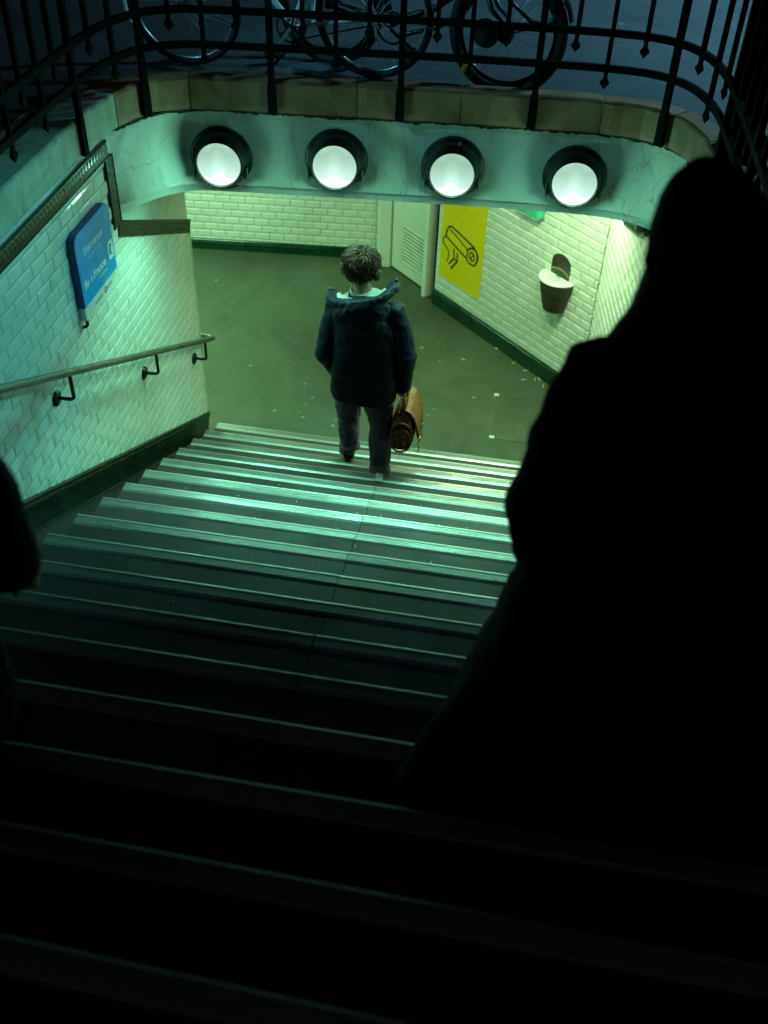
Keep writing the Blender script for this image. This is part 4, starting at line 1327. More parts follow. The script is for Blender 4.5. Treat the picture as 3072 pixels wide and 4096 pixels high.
for sd in (-.062, .062):
    q = MB(); q.tube([hB + V((.06, 0, -.22)) + pa * sd * .7, hB + V((.12, -.02, -.34)) + pa * sd, fB + V((-.02, 0, .06)) + pa * sd, fB + pa * sd], [.015, .014, .010, .009], 10); obj('fork_leg', q, 'bike_black', bB, smooth=True)
    q = MB(); q.tube([bbB + pa * sd * .6, rB + pa * sd], .011, 8); q.tube([bbB + V((-.17, .03, .42)) + pa * sd * .5, rB + pa * sd], .009, 8); obj('stay', q, 'bike_black', bB, smooth=True)
guard(bB, fB, .368, -75, 45, axB, 'bike_black', .034)
q = MB(); Fy = Matrix((pa.cross(V((0, 0, 1))).normalized(), V((0, 0, 1)), pa)).transposed()
q.lathe([(.078, -.002), (.078, .002)], fB + V((-.105, 0, .0)) - pa * .07, Fy, 32); obj('brake_disc', q, 'glass_dark', bB)
q = MB(); q.lathe([(.045, -.03), (.05, -.02), (.05, .02), (.045, .03)], fB - pa * .045, Fy, 24); obj('drum', q, 'bike_black', bB)
ra_ = fB + V((-.205, .0, -.215)); q = MB(); q.lathe([(.032, -.012), (.032, -.004), (.022, .004)], ra_ - pa * .035, Fy @ Matrix.Rotation(pi, 3, 'X'), 20)
q.v = [tuple((V(v) - ra_) * 1.0 + ra_) for v in q.v]; obj('reflector', q, 'amber', bB)
q = MB(); q.bar(V((.005, By2 - .1, STREET + .40)), V((.115, By2 - .1, STREET + .53)), .012, .030, up=(0, 1, 0)); obj('number_plate', q, 'blue_light', bB)
q = MB(); q.tube([V((-.06, By2 - .09, STREET + .40)), V((.02, By2 - .09, STREET + .39)), V((.10, By2 - .09, STREET + .42))], .02, 8); q.tube([hB + V((.08, -.02, -.2)), V((-.06, By2 - .09, STREET + .40))], .012, 8); q.tube([V((.10, By2 - .07, STREET + .42)), fB + pa * -.07], .006, 6); obj('front_carrier', q, 'bike_black', bB, smooth=True)
q = MB(); q.tube([hB + V((-.06, -.28, .18)), hB + V((-.03, -.1, .22)), hB + V((-.02, 0, .22)), hB + V((-.03, .1, .22)), hB + V((-.06, .28, .18))], .013, 10); q.tube([hB, hB + V((-.02, 0, .22))], .015, 8); obj('handlebar', q, 'bike_black', bB, smooth=True)
q = MB(); sB = bbB + V((-.22, .05, .58)); q.ell(sB, .14, .08, .035); obj('saddle', q, 'leather_black', bB, smooth=True)
q = MB(); q.torus(bbB + pa * -.05, .085, (.007, .004), pa, 36, 6); obj('chainwheel', q, 'dark_steel', bB)
for sg_, sy in ((1, -.08), (-1, .08)):
    e = bbB + pa * sy + V((.13 * sg_, 0, -.10 * sg_)); q = MB(); q.bar(bbB + pa * sy, e, .02, .014, up=(0, 1, 0)); cr_ = obj('crank', q, 'bike_black', bB)
    q = MB(); q.bevbox(e + pa * (sy * .6), (.09, .075, .024), .004); obj('pedal', q, 'rubber', cr_)

# stacked bistro chairs at the far left of the pavement
for gi, (x, y, lab) in enumerate([(-3.88, 7.45, 'dark stack of chairs with thin bent metal frames, nearest the left edge'), (-3.58, 7.62, 'dark stack of chairs with thin bent metal frames, beside the white scrap')]):
    ch = thing('chair_stack', (x, y, STREET), lab, 'stacked chairs', 'stacked chairs beyond the railing')
    for j in range(3):
        ox = x + .075 * j - .08; oy = y - .05 * j
        q = MB()
        for dx in (0, .05):
            q.tube([(ox + dx, oy, STREET + 1.0 + .05 * j), (ox + dx + .01, oy - .02, STREET + .30), (ox + dx, oy - .02, STREET + .12), (ox + dx - .05, oy - .01, STREET + .03), (ox + dx - .08, oy + .2, STREET + .012)], .008, 8)
        obj('chair_frame', q, 'dark_steel', ch, smooth=True)
        q = MB(); q.bevbox((ox - .03, oy + .22, STREET + .48 + .06 * j), (.36, .40, .02), .006); q.bevbox((ox - .03, oy + .42, STREET + .75 + .06 * j), (.36, .02, .26), .006); obj('seat', q, 'bike_black', ch)
q = MB(); q.add([(-3.72, 7.93, STREET + .01), (-3.52, 8.02, STREET + .01), (-3.50, 7.90, STREET + .012), (-3.66, 7.84, STREET + .012), (-3.72, 7.93, STREET), (-3.52, 8.02, STREET), (-3.50, 7.90, STREET), (-3.66, 7.84, STREET)], [(0, 3, 2, 1), (4, 5, 6, 7), (0, 1, 5, 4), (1, 2, 6, 5), (2, 3, 7, 6), (3, 0, 4, 7)])
tag(obj('paper_sheet', q, simple('street_paper', (.7, .75, .78), .7)), 'pale paper sheet lying on the pavement at top left', 'litter')

# ------------------------------------------------------------------ street lamp lighting the pavement from the right (out of frame)
sl = thing('unseen_street_lamp', (3.4, 8.6, STREET), 'tall dark street lamp standing on the pavement right of the stairwell', 'street lamp')
q = MB(); q.tube([(3.4, 8.6, STREET), (3.4, 8.6, STREET + .4), (3.4, 8.6, STREET + 4.2)], [.09, .06, .04], 14); obj('pole', q, 'iron', sl, smooth=True)
q = MB(); q.lathe([(.05, 0), (.16, .05), (.20, .16), (.04, .28)], (3.4, 8.6, STREET + 4.2), Matrix.Identity(3), 18); hd_ = obj('lamp_head', q, 'iron', sl, smooth=True)
q = MB(); q.ell((3.4, 8.6, STREET + 4.16), .12, .12, .05); obj('bulb', q, 'street_glow', hd_)
ld = bpy.data.lights.new('unseen_street_light', 'SPOT'); ld.energy = STREET_W; ld.color = STREET_COL; ld.spot_size = radians(92); ld.spot_blend = 1.0; ld.shadow_soft_size = .12
so = bpy.data.objects.new('unseen_street_light', ld); COL.objects.link(so); so.parent = sl; so.location = (0, 0, 4.08)
aim = (V((1.2, 8.2, STREET)) - V((3.4, 8.6, STREET + 4.08))).normalized(); so.rotation_euler = aim.to_track_quat('-Z', 'Y').to_euler()

bike_fill_lamp = thing('unseen_street_lamp', (-5.6, 3.0, STREET), 'unseen lamp added left of the stairwell to put highlights on the bicycles', 'street lamp')  # added lamp out of frame, narrow beam for highlights on the bicycles
q = MB(); q.tube([(-5.6, 3.0, STREET), (-5.6, 3.0, STREET + .4), (-5.6, 3.0, STREET + 4.2)], [.09, .06, .04], 14); obj('pole', q, 'iron', bike_fill_lamp, smooth=True)
q = MB(); q.lathe([(.05, 0), (.16, .05), (.20, .16), (.04, .28)], (-5.6, 3.0, STREET + 4.2), Matrix.Identity(3), 18); hd_ = obj('lamp_head', q, 'iron', bike_fill_lamp, smooth=True)
q = MB(); q.ell((-5.6, 3.0, STREET + 4.16), .12, .12, .05); obj('bulb', q, 'street_glow', hd_)
ld = bpy.data.lights.new('unseen_street_light', 'SPOT'); ld.energy = 1300; ld.color = (.18, .80, 1.0); ld.spot_size = radians(25); ld.spot_blend = .9; ld.shadow_soft_size = .10
so = bpy.data.objects.new('unseen_street_light', ld); COL.objects.link(so); so.parent = bike_fill_lamp; so.location = (0, 0, 4.08)
aim = (V((-.95, 6.5, STREET + .55)) - V((-5.6, 3.0, STREET + 4.08))).normalized(); so.rotation_euler = aim.to_track_quat('-Z', 'Y').to_euler()

wall_fill_lamp = thing('unseen_street_lamp', (4.6, 5.6, STREET), 'unseen lamp added right of the railing to brighten the upper left tile wall', 'street lamp')  # added lamp out of frame, cyan fill for the upper left wall
q = MB(); q.tube([(4.6, 5.6, STREET), (4.6, 5.6, STREET + .4), (4.6, 5.6, STREET + 3.6)], [.09, .06, .04], 14); obj('pole', q, 'iron', wall_fill_lamp, smooth=True)
q = MB(); q.lathe([(.05, 0), (.16, .05), (.20, .16), (.04, .28)], (4.6, 5.6, STREET + 3.6), Matrix.Identity(3), 18); hd_ = obj('lamp_head', q, 'iron', wall_fill_lamp, smooth=True)
q = MB(); q.ell((4.6, 5.6, STREET + 3.56), .12, .12, .05); obj('bulb', q, 'street_glow', hd_)
ld = bpy.data.lights.new('unseen_street_light', 'SPOT'); ld.energy = 1700; ld.color = (.09, .97, .92); ld.spot_size = radians(19); ld.spot_blend = 1.0; ld.shadow_soft_size = .12
so = bpy.data.objects.new('unseen_street_light', ld); COL.objects.link(so); so.parent = wall_fill_lamp; so.location = (0, 0, 3.48)
aim = (V((LX, 3.75, 2.50)) - V((4.6, 5.6, STREET + 3.48))).normalized(); so.rotation_euler = aim.to_track_quat('-Z', 'Y').to_euler()

# ------------------------------------------------------------------ people
TEXC = {}
def cloud(size, depth=2):
    k = (size, depth)
    if k not in TEXC:
        t = bpy.data.textures.new('folds', 'CLOUDS'); t.noise_scale = size; t.noise_depth = depth; TEXC[k] = t
    return TEXC[k]


def crease(size):
    k = ('m', size)
    if k not in TEXC:
        t = bpy.data.textures.new('creases', 'MARBLE'); t.noise_scale = size; t.turbulence = 9; t.noise_depth = 3; t.marble_type = 'SHARP'; TEXC[k] = t
    return TEXC[k]


def fuse(o, voxel, smooth=3, folds=()):
    # one continuous skin over the overlapping volumes, then cloth folds
    r = o.modifiers.new('skin', 'REMESH'); r.mode = 'VOXEL'; r.voxel_size = voxel; r.use_smooth_shade = True
    s = o.modifiers.new('soft', 'SMOOTH'); s.iterations = smooth; s.factor = .5
    for size, strength in folds:
        d = o.modifiers.new('fold', 'DISPLACE'); d.texture = cloud(size) if size > 0 else crease(-size); d.strength = strength; d.mid_level = .5; d.texture_coords = 'LOCAL'
    return o


def oval(c, rx, ry, n=28, ex=2.2, rot=0.0):
    c = V(c); pts = []
    for j in range(n):
        t = 2 * pi * j / n; a = abs(cos(t)) ** (2 / ex) * (1 if cos(t) >= 0 else -1); b = abs(sin(t)) ** (2 / ex) * (1 if sin(t) >= 0 else -1)
        p = V((a * rx, b * ry, 0)); p.rotate(Matrix.Rotation(rot, 3, 'Z')); pts.append(c + p)
    return pts


def hand(mb, wrist, dirn, palm_n, thumb_side, size=1.0, curl=.6):
    # palm and five bent fingers; dirn: wrist -> knuckles, palm_n: out of the palm
    wrist, d, n = V(wrist), V(dirn).normalized(), V(palm_n).normalized(); n = (n - d * n.dot(d)).normalized(); s = d.cross(n) * thumb_side
    k = wrist + d * .085 * size
    mb.loft([[wrist + s * (a * .026 * size) + n * (b * .018 * size) for a, b in ((-1, -1), (1, -1), (1, 1), (-1, 1))],
             [wrist + d * .04 * size + s * (a * .038 * size) + n * (b * .015 * size) for a, b in ((-1, -1), (1, -1), (1, 1), (-1, 1))],
             [k + s * (a * .040 * size) + n * (b * .012 * size) for a, b in ((-1, -1), (1, -1), (1, 1), (-1, 1))]])
    for i, L in enumerate((.070, .080, .075, .058)):
        b = k + s * ((.030 - i * .020) * size) - d * .006
        p = [b]; ang = 0; cur = d.copy()
        for seg, fr in enumerate((.45, .32, .23)):
            ang += curl * (.9 if seg == 0 else 1.1)
            cur = d * cos(ang) + n * sin(ang); p.append(p[-1] + cur * L * size * fr)
        mb.capsule(p, [.0088 * size, .0084 * size, .0076 * size, .0066 * size], 8)
    tb = wrist + d * .022 * size + s * .032 * size
    t1 = tb + (d * .6 + s * .6 + n * .45).normalized() * .038 * size; t2 = t1 + (d * .8 + n * .65).normalized() * .030 * size
    mb.capsule([tb, t1, t2], [.012 * size, .010 * size, .0082 * size], 8)


def head_mesh(mb, c, fw_, scale=1.0):
    # skull, jaw, nose, ears, brow, lips; fw_: facing direction
    c = V(c); f = V(fw_).normalized(); up = V((0, 0, 1)); up = (up - f * up.dot(f)).normalized(); sd = f.cross(up)
    F = Matrix((sd, f, up)).transposed()
    P = lambda x, y, z: c + F @ (V((x, y, z)) * scale)
    mb.ell(P(0, -.008, .030), .074 * scale, .094 * scale, .092 * scale, 20, 14, F)
    mb.ell(P(0, .024, -.035), .060 * scale, .070 * scale, .080 * scale, 18, 12, F)
    mb.ell(P(0, .060, -.085), .030 * scale, .026 * scale, .024 * scale, 12, 8, F)
    mb.tube([P(0, .088, .022), P(0, .102, -.004), P(0, .112, -.022), P(0, .094, -.032)], [.008 * scale, .010 * scale, .015 * scale, .010 * scale], 8)
    mb.tube([P(-.042, .080, .030), P(0, .092, .034), P(.042, .080, .030)], .010 * scale, 8)
    mb.tube([P(-.022, .088, -.056), P(0, .097, -.056), P(.022, .088, -.056)], .0075 * scale, 8)
    for s in (-1, 1):
        mb.ell(P(s * .076, -.004, -.004), .012 * scale, .019 * scale, .031 * scale, 10, 8, F)
        mb.ell(P(s * .031, .082, .012), .014 * scale, .008 * scale, .009 * scale, 10, 8, F)
    return F, P


def eyes(parent, P, F, mat='ink'):
    for s in (-1, 1):
        q = MB(); q.ell(P(s * .031, .088, .012), .0105, .006, .0055, 10, 8, F); obj('eye', q, MT['eye'], parent, smooth=True)


MT['eye'] = simple('eye', (.05, .04, .035), .1)

# ---- the man walking down, seen from behind
wm = thing('person', (-.85, 5.46, stepZ(2)), 'person in navy hooded parka and jeans walking down with a brown bag', 'person')
hdc = V((-.908, 5.515, 2.052)); hf = V((.20, 1, -.30))
b = MB(); F, P = head_mesh(b, hdc, hf)
b.capsule([hdc + V((.004, -.03, -.06)), V((-.89, 5.47, 1.92)), V((-.885, 5.46, 1.86))], [.055, .056, .07])
b.loft([oval((-.865, 5.45, z), w, dp_) for z, w, dp_ in ((1.22, .14, .10), (1.32, .165, .115), (1.45, .145, .10), (1.65, .17, .115), (1.78, .165, .10), (1.86, .10, .07))])
LS, RS = V((-1.035, 5.46, 1.795)), V((-.695, 5.46, 1.825))
LE, RE = V((-1.108, 5.415, 1.505)), V((-.605, 5.415, 1.555))
LW, RW = V((-1.045, 5.52, 1.31)), V((-.602, 5.455, 1.315))
b.capsule([LS, LE, LW], [.052, .040, .029]); b.capsule([RS, RE, RW], [.052, .040, .029])
hand(b, LW, V((.1, .5, -.9)), V((1, 0, 0)), 1, .95, .35)
hand(b, RW, V((.0, .04, -1)), V((-1, 0, 0)), 1, .95, 1.25)
RH, RK, RA = V((-.775, 5.45, 1.30)), V((-.748, 5.475, .945)), V((-.738, 5.395, .605))
LH, LK, LA = V((-.955, 5.46, 1.30)), V((-.995, 5.60, .955)), V((-.985, 5.615, .575))
b.capsule([RH, RK, RA], [.080, .054, .040]); b.capsule([LH, LK, LA], [.080, .054, .040])
body = fuse(obj('body', b, 'skin', wm), .0065, 3)
eyes(wm, P, F)
# trousers
t = MB()
t.loft([oval((-.865, 5.45, z), w, d) for z, w, d in ((1.20, .165, .125), (1.30, .175, .13), (1.40, .165, .12))])
t.tube([RH + V((0, 0, .02)), RH + V((.01, .01, -.17)), RK, RK + V((.004, -.03, -.15)), RA + V((0, .01, .07)), RA + V((.004, -.006, .035)), RA + V((-.004, 0, .012)), RA + V((.003, -.004, -.015))], [.102, .095, .078, .074, .066, .074, .066, .072], 20)
t.tube([LH + V((0, 0, .02)), LH + V((-.02, .06, -.17)), LK, LK + V((.004, 0, -.15)), LA + V((0, 0, .10)), LA + V((.004, -.006, .065)), LA + V((-.004, 0, .045)), LA + V((.003, -.004, .022))], [.102, .097, .080, .076, .066, .073, .065, .070], 20)
fuse(obj('trousers', t, 'denim', wm), .007, 1, ((.11, .020), (-.10, .010)))
# shoes
def shoe(parent, heel, toe, side=V((1, 0, 0)), sole_n=None):
    heel, toe = V(heel), V(toe); d = (toe - heel).normalized(); upn = side.cross(d).normalized()
    if upn.z < 0: upn = -upn
    sd = d.cross(upn)
    q = MB(); rings = []
    L = (toe - heel).length
    for x, w, h in ((0, .020, .050), (.03, .036, .075), (.10, .038, .080), (.35, .038, .075), (.62, .046, .052), (.85, .042, .040), (.97, .026, .028), (1.0, .010, .015)):
        c = heel + d * (x * L)
        rings.append([c + sd * (w * cos(a)) + upn * (.018 + max(-.0, h * .5 + h * .5 * sin(a))) for a in [2 * pi * j / 16 for j in range(16)]])
    q.loft(rings); q.capsule([heel + d * .055 + upn * .06, heel + d * .05 + upn * .11], [.043, .040])
    o = obj('shoe', q, 'leather_black', parent); fuse(o, .006, 2)
    q = MB(); rings = []
    for z in (0, .018):
        rings.append([heel + d * (x * L) + sd * w + upn * z for x, w in ((0, -.022), (.12, -.037), (.4, -.036), (.65, -.047), (.88, -.040), (1.0, -.012), (1.0, .012), (.88, .040), (.65, .047), (.4, .036), (.12, .037), (0, .022))])
    q.loft(rings); q.add(*(lambda m: (m.v, m.f))(MB().bevbox(heel + d * .045 + upn * -.006, (.07, .08, .02), .003)))
    obj('sole', q, 'sole', o)
shoe(wm, (-.738, 5.355, stepZ(2) + .014), (-.732, 5.625, stepZ(2) + .014))
shoe(wm, (-.985, 5.560, .520), (-1.02, 5.80, .452))
# parka
j = MB()
j.loft([oval((cx, cy, z), w, d, 32, 2.5) for cx, cy, z, w, d in ((-.866, 5.455, 1.195, .208, .150), (-.865, 5.455, 1.24, .217, .156), (-.862, 5.45, 1.30, .213, .152), (-.862, 5.445, 1.45, .212, .150), (-.864, 5.445, 1.60, .208, .145), (-.865, 5.45, 1.73, .212, .135), (-.867, 5.455, 1.82, .185, .115), (-.87, 5.46, 1.89, .115, .09), (-.88, 5.465, 1.93, .085, .08))])
j.capsule([V((-.97, 5.455, 1.82)), LS, LS.lerp(LE, .5) + V((-.012, 0, 0)), LE, LE.lerp(LW, .6), LW + V((0, 0, .0))], [.082, .082, .074, .070, .064, .058], 18)
j.capsule([V((-.76, 5.455, 1.84)), RS, RS.lerp(RE, .5) + V((.012, 0, 0)), RE, RE.lerp(RW, .6), RW + V((0, 0, .03)), RW + V((0, 0, -.025))], [.082, .082, .074, .070, .062, .054, .053], 18)
fuse(obj('parka', j, 'navy', wm), .007, 1, ((.20, .030), (.085, .012), (-.16, .010)))
q = MB(); q.tube([(-.862, 5.296, 1.13), (-.862, 5.300, 1.40), (-.864, 5.308, 1.60)], .004, 6); obj('back_seam', q, 'navy', wm)
# hood lying on the back
h = MB()
Fh = Matrix.Rotation(radians(-16), 3, 'Y') @ Matrix.Rotation(radians(20), 3, 'X')
h.ell((-.872, 5.345, 1.865), .185, .085, .105, 24, 14, Fh); h.ell((-.85, 5.315, 1.80), .11, .06, .07, 20, 12, Fh)
arc = [V((-1.075, 5.52, 1.875)), V((-1.075, 5.42, 1.89)), V((-1.0, 5.34, 1.905)), V((-.88, 5.315, 1.935)), V((-.76, 5.34, 1.965)), V((-.70, 5.42, 1.985)), V((-.705, 5.52, 1.965))]
h.tube(smooth_path([tuple(p) for p in arc], 5), .034, 12)
fuse(obj('hood', h, 'navy', wm), .006, 1, ((.12, .020), (-.12, .009)))
q = MB(); q.ell((-.893, 5.432, 1.905), .150, .085, .024, 22, 10, Fh); q.tube(smooth_path([(-1.035, 5.47, 1.895), (-1.0, 5.39, 1.91), (-.89, 5.36, 1.935), (-.78, 5.39, 1.96), (-.745, 5.47, 1.96)], 4), .016, 10)
fuse(obj('hood_lining', q, 'lining', wm), .007, 2, ((.03, .006),))
q = MB(); q.torus(hdc + V((.010, -.045, -.112)), .062, (.008, .020), (0, -.25, 1), 28, 10); obj('shirt_collar', q, 'lining', wm, smooth=True)
for (x, y, z, s) in ((-1.093, 5.50, 1.90, -1), (-.688, 5.50, 2.01, 1)):
    q = MB(); q.tube([(x, y, z + .008), (x + s * .006, y, z + .0), (x + s * .004, y - .01, z - .03), (x, y - .015, z - .075)], [.009, .008, .003, .003], 8); q.ell((x + s * .002, y, z + .006), .011, .011, .013, 10, 8); obj('drawstring', q, 'ink', wm, smooth=True)
# hair: a cap of tapered locks
hr_ = MB(); cN = hdc
hr_.ell(P(0, -.015, .042), .082, .098, .091, 20, 14, F)
random.seed(11)
up_ = F @ V((0, 0, 1))
for i in range(2200):
    th = random.uniform(0, 2 * pi); ph = math.acos(random.uniform(-.70, 1))
    d = V((sin(ph) * cos(th), sin(ph) * sin(th), cos(ph)))
    if d.y > .35 and d.z < .45: continue
    p = V((d.x * .082, -.015 + d.y * .098, .041 + d.z * .091))
    # hair falls away from a crown point, with slow waves shared by neighbours
    cr = V((.015, -.03, .13)); flow = (p - cr); flow.z -= .05
    wv = V((sin(p.z * 46 + p.x * 30), cos(p.y * 40 + p.z * 22), sin(p.x * 52 + 1.3) * .5)) * .55
    tan = flow.normalized() + wv + V((random.gauss(0, .18), random.gauss(0, .18), random.gauss(0, .14)))
    tan = (tan - d * tan.dot(d)).normalized()
    L = random.uniform(.045, .088); lift = random.uniform(.004, .015) + .006 * (1 + sin(p.x * 60 + p.z * 45))
    bend = d.cross(tan) * random.gauss(0, .010)
    pts = [p - d * .003, p + tan * L * .3 + d * lift * .8, p + tan * L * .65 + d * lift * 1.0 + bend * .6, p + tan * L + d * lift * random.uniform(.2, .9) + bend * 1.6]
    w = random.uniform(.0018, .0038)
    hr_.tube([P(*x) for x in pts], [(w, w * .5), (w * 1.1, w * .5), (w * .8, w * .4), (.0005, .0005)], 4)
obj('hair', hr_, 'hair', wm, smooth=True)
# headphones over the hair
q = MB(); pts = []
for i in range(17):
    a = pi * i / 16; pts.append(P(-.106 * cos(a), -.006 - .006 * sin(a), .010 + .146 * sin(a)))
q.tube(pts, [(.005, .013)] * 17, 10); hp_ = obj('headphones', q, 'headphone', wm, smooth=True)
for s in (-1, 1):
    q = MB(); q.ell(P(s * .106, -.006, -.004), .022, .038, .044, 16, 10, F); obj('ear_cup', q, 'headphone', hp_, smooth=True)
    q = MB(); q.ell(P(s * .126, -.012, .012), .005, .010, .010, 12, 8, F); obj('cup_badge', q, 'clamp', hp_, smooth=True)

# ---- the brown bag he carries
bg_ = thing('leather_bag', (-.585, 5.46, .86), 'tan leather satchel with buckled straps hanging from the walking man\'s right hand', 'bag')
BG0 = set(bpy.data.objects.keys())
bc = V((-.588, 5.47, 1.000))
q = MB(); rings = []
for z, wx, wy in ((-.160, .078, .165), (-.152, .088, .175), (-.07, .094, .185), (.03, .086, .180), (.10, .066, .165), (.145, .042, .145), (.165, .020, .12)):
    rings.append(oval(bc + V((.014 * z / .15 + .004, 0, z)), wx, wy, 32, 3.4))
q.loft(rings); fuse(obj('bag_body', q, 'bag', bg_), .007, 2, ((.10, .030), (.04, .010)))
# flap over the top, hanging down on the outer side
q = MB(); rings = []
for px_, pz_ in ((-.060, .110), (-.030, .165), (.012, .185), (.050, .165), (.082, .110), (.104, .040), (.112, -.030), (.112, -.075)):
    w_ = .168 if pz_ > 0 else .160
    rings.append([bc + V((px_ + (.010 if k else 0), y_, pz_ + (.006 if k else 0))) for k, y_ in ((0, -w_), (1, -w_), (1, -w_ * .5), (1, w_ * .5), (1, w_), (0, w_), (0, 0))])
q.loft(rings); fuse(obj('flap', q, 'bag', bg_), .006, 2, ((.08, .018),))
# rounded end pocket facing the stairs, its mouth open and dark
q = MB()
rim_ = [(.066 * cos(radians(t_)), .010 + .085 * sin(radians(t_))) for t_ in range(0, 181, 15)]
outl = [(.066, -.12), (-.066, -.12)]
poly = [(x, z) for x, z in rim_[::-1]]
prof_ = [(-.064, -.125), (.064, -.125), (.072, -.06)] + [(.072 * cos(radians(t_)), -.005 + .055 * sin(radians(t_))) for t_ in range(0, 181, 20)] + [(-.072, -.06)]
q.loft([[bc + V((x * k + .002, y_, z)) for x, z in prof_] for y_, k in ((-.150, 1.0), (-.195, 1.0), (-.212, .88))]); pk = obj('end_pocket', q, 'bag_dark', bg_, smooth=True, angle=45)
q = MB(); q.tube([bc + V((.070 * cos(radians(t_)) + .002, -.190, .012 + .078 * sin(radians(t_)))) for t_ in range(-20, 201, 12)], .009, 8); obj('piping', q, 'bag', pk, smooth=True)
q = MB(); q.ell(bc + V((.002, -.172, .030)), .056, .014, .050, 16, 10); obj('pocket_mouth', q, 'leather_black', pk, smooth=True)
for dx in (-.026, .024):
    q = MB(); q.bevbox(bc + V((dx, -.216, -.055)), (.017, .005, .115), .001); obj('pocket_strap', q, 'bag', pk)
    q = MB()
    for a, b2 in (((-.013, -.012), (.013, -.012)), ((-.013, .012), (.013, .012)), ((-.013, -.012), (-.013, .012)), ((.013, -.012), (.013, .012))):
        q.bar(bc + V((dx + a[0], -.221, -.045 + a[1])), bc + V((dx + b2[0], -.221, -.045 + b2[1])), .004, .004)
    obj('buckle', q, 'brass', pk)
q = MB(); q.rectpath(smooth_path([tuple(bc + V((-.066, -.205, .02))), tuple(bc + V((-.074, -.215, -.06))), tuple(bc + V((-.045, -.222, -.125))), tuple(bc + V((.0, -.224, -.138))), tuple(bc + V((.050, -.220, -.115))), tuple(bc + V((.078, -.208, -.04))), tuple(bc + V((.068, -.195, .06))), tuple(bc + V((.03, -.15, .15)))], 5), .013, .004, up=(0, 1, 0)); obj('shoulder_strap', q, 'bag', bg_, smooth=True)
for dy, L in ((-.12, .10), (.06, .13)):
    q = MB(); q.rectpath([bc + V((.122, dy, -.02)), bc + V((.130, dy, -.07)), bc + V((.118, dy - .008, -.12)), bc + V((.132, dy - .012, -.13 - L * .35)), bc + V((.120, dy - .016, -.13 - L * .6))], .022, .004, up=(1, 0, 0)); obj('side_strap', q, 'bag_dark', bg_)
    q = MB(); q.bevbox(bc + V((.133, dy, -.078)), (.006, .032, .024), .002); obj('buckle', q, 'brass', bg_)
q = MB(); q.rectpath(smooth_path([tuple(bc + V((.004, -.085, .165))), tuple(bc + V((-.004, -.070, .215))), tuple(bc + V((-.012, -.030, .246))), tuple(bc + V((-.012, .020, .246))), tuple(bc + V((-.004, .060, .215))), tuple(bc + V((.004, .075, .165)))], 4), .026, .010, up=(1, 0, 0)); obj('handle', q, 'bag', bg_, smooth=True)

for nm in set(bpy.data.objects.keys()) - BG0:        # a little smaller, hung from the same hand
    ob = bpy.data.objects[nm]
    for v_ in ob.data.vertices:
        v_.co = V((-.003, .01, .386)) + (v_.co - V((-.003, .01, .386))) * .90

# ---- dark figure close on the right, seen from behind
rp = thing('person', (.35, 1.9, stepZ(12)), 'large dark hooded person in a long black coat close on the right, seen from behind', 'person')
hc = V((.375, 2.06, 4.075))
b = MB(); F2, P2 = head_mesh(b, hc, (.0, 1, -.12))
b.capsule([hc + V((0, -.02, -.07)), V((.39, 2.0, 3.86)), V((.40, 1.98, 3.80))], [.056, .058, .08])
b.loft([oval((.42, 1.95, z), w, d) for z, w, d in ((3.05, .15, .11), (3.2, .17, .12), (3.4, .155, .11), (3.6, .19, .125), (3.72, .19, .11), (3.80, .11, .08))])
lsh, lel, lwr = V((.225, 1.97, 3.735)), V((.135, 1.93, 3.40)), V((.16, 2.03, 3.16))
rsh, rel, rwr = V((.63, 1.95, 3.735)), V((.785, 1.90, 3.42)), V((.70, 1.98, 3.13))
b.capsule([lsh, lel, lwr], [.055, .043, .031]); b.capsule([rsh, rel, rwr], [.055, .043, .031])
hand(b, lwr, V((.15, .25, -1)), V((1, 0, 0)), 1, 1.0, .45); hand(b, rwr, V((-.1, .25, -1)), V((-1, 0, 0)), -1, 1.0, .45)
fh_r, fk_r, fa_r = V((.52, 1.95, 3.12)), V((.50, 2.12, 2.72)), V((.48, 2.05, 2.36))
fh_l, fk_l, fa_l = V((.32, 1.93, 3.12)), V((.12, 1.86, 2.80)), V((-.07, 1.66, 2.545))
b.capsule([fh_r, fk_r, fa_r], [.085, .058, .042]); b.capsule([fh_l, fk_l, fa_l], [.085, .058, .042])
fuse(obj('body', b, 'skin', rp), .008, 3)
eyes(rp, P2, F2)
c = MB()
c.loft([oval((cx, cy, z), w, d, 36, 2.4) for cx, cy, z, w, d in ((.43, 1.80, 2.46, .52, .34), (.43, 1.84, 2.72, .455, .29), (.445, 1.90, 2.92, .41, .25), (.455, 1.93, 3.10, .365, .21), (.44, 1.95, 3.28, .30, .19), (.41, 1.95, 3.45, .25, .18), (.415, 1.955, 3.62, .25, .17), (.415, 1.96, 3.74, .225, .15), (.41, 1.98, 3.82, .16, .12), (.395, 2.0, 3.88, .11, .10))])
c.capsule([V((.34, 1.97, 3.76)), lsh + V((-.005, 0, 0)), lsh.lerp(lel, .5) + V((-.012, 0, 0)), lel + V((.008, 0, 0)), lel.lerp(lwr, .55), lwr], [.095, .098, .090, .088, .082, .075], 18)
c.capsule([V((.50, 1.97, 3.76)), rsh, rsh.lerp(rel, .5), rel, rel.lerp(rwr, .55), rwr], [.095, .098, .090, .086, .078, .072], 18)
fuse(obj('coat', c, 'black_coat', rp), .011, 3, ((.22, .035), (.09, .018)))
c = MB()
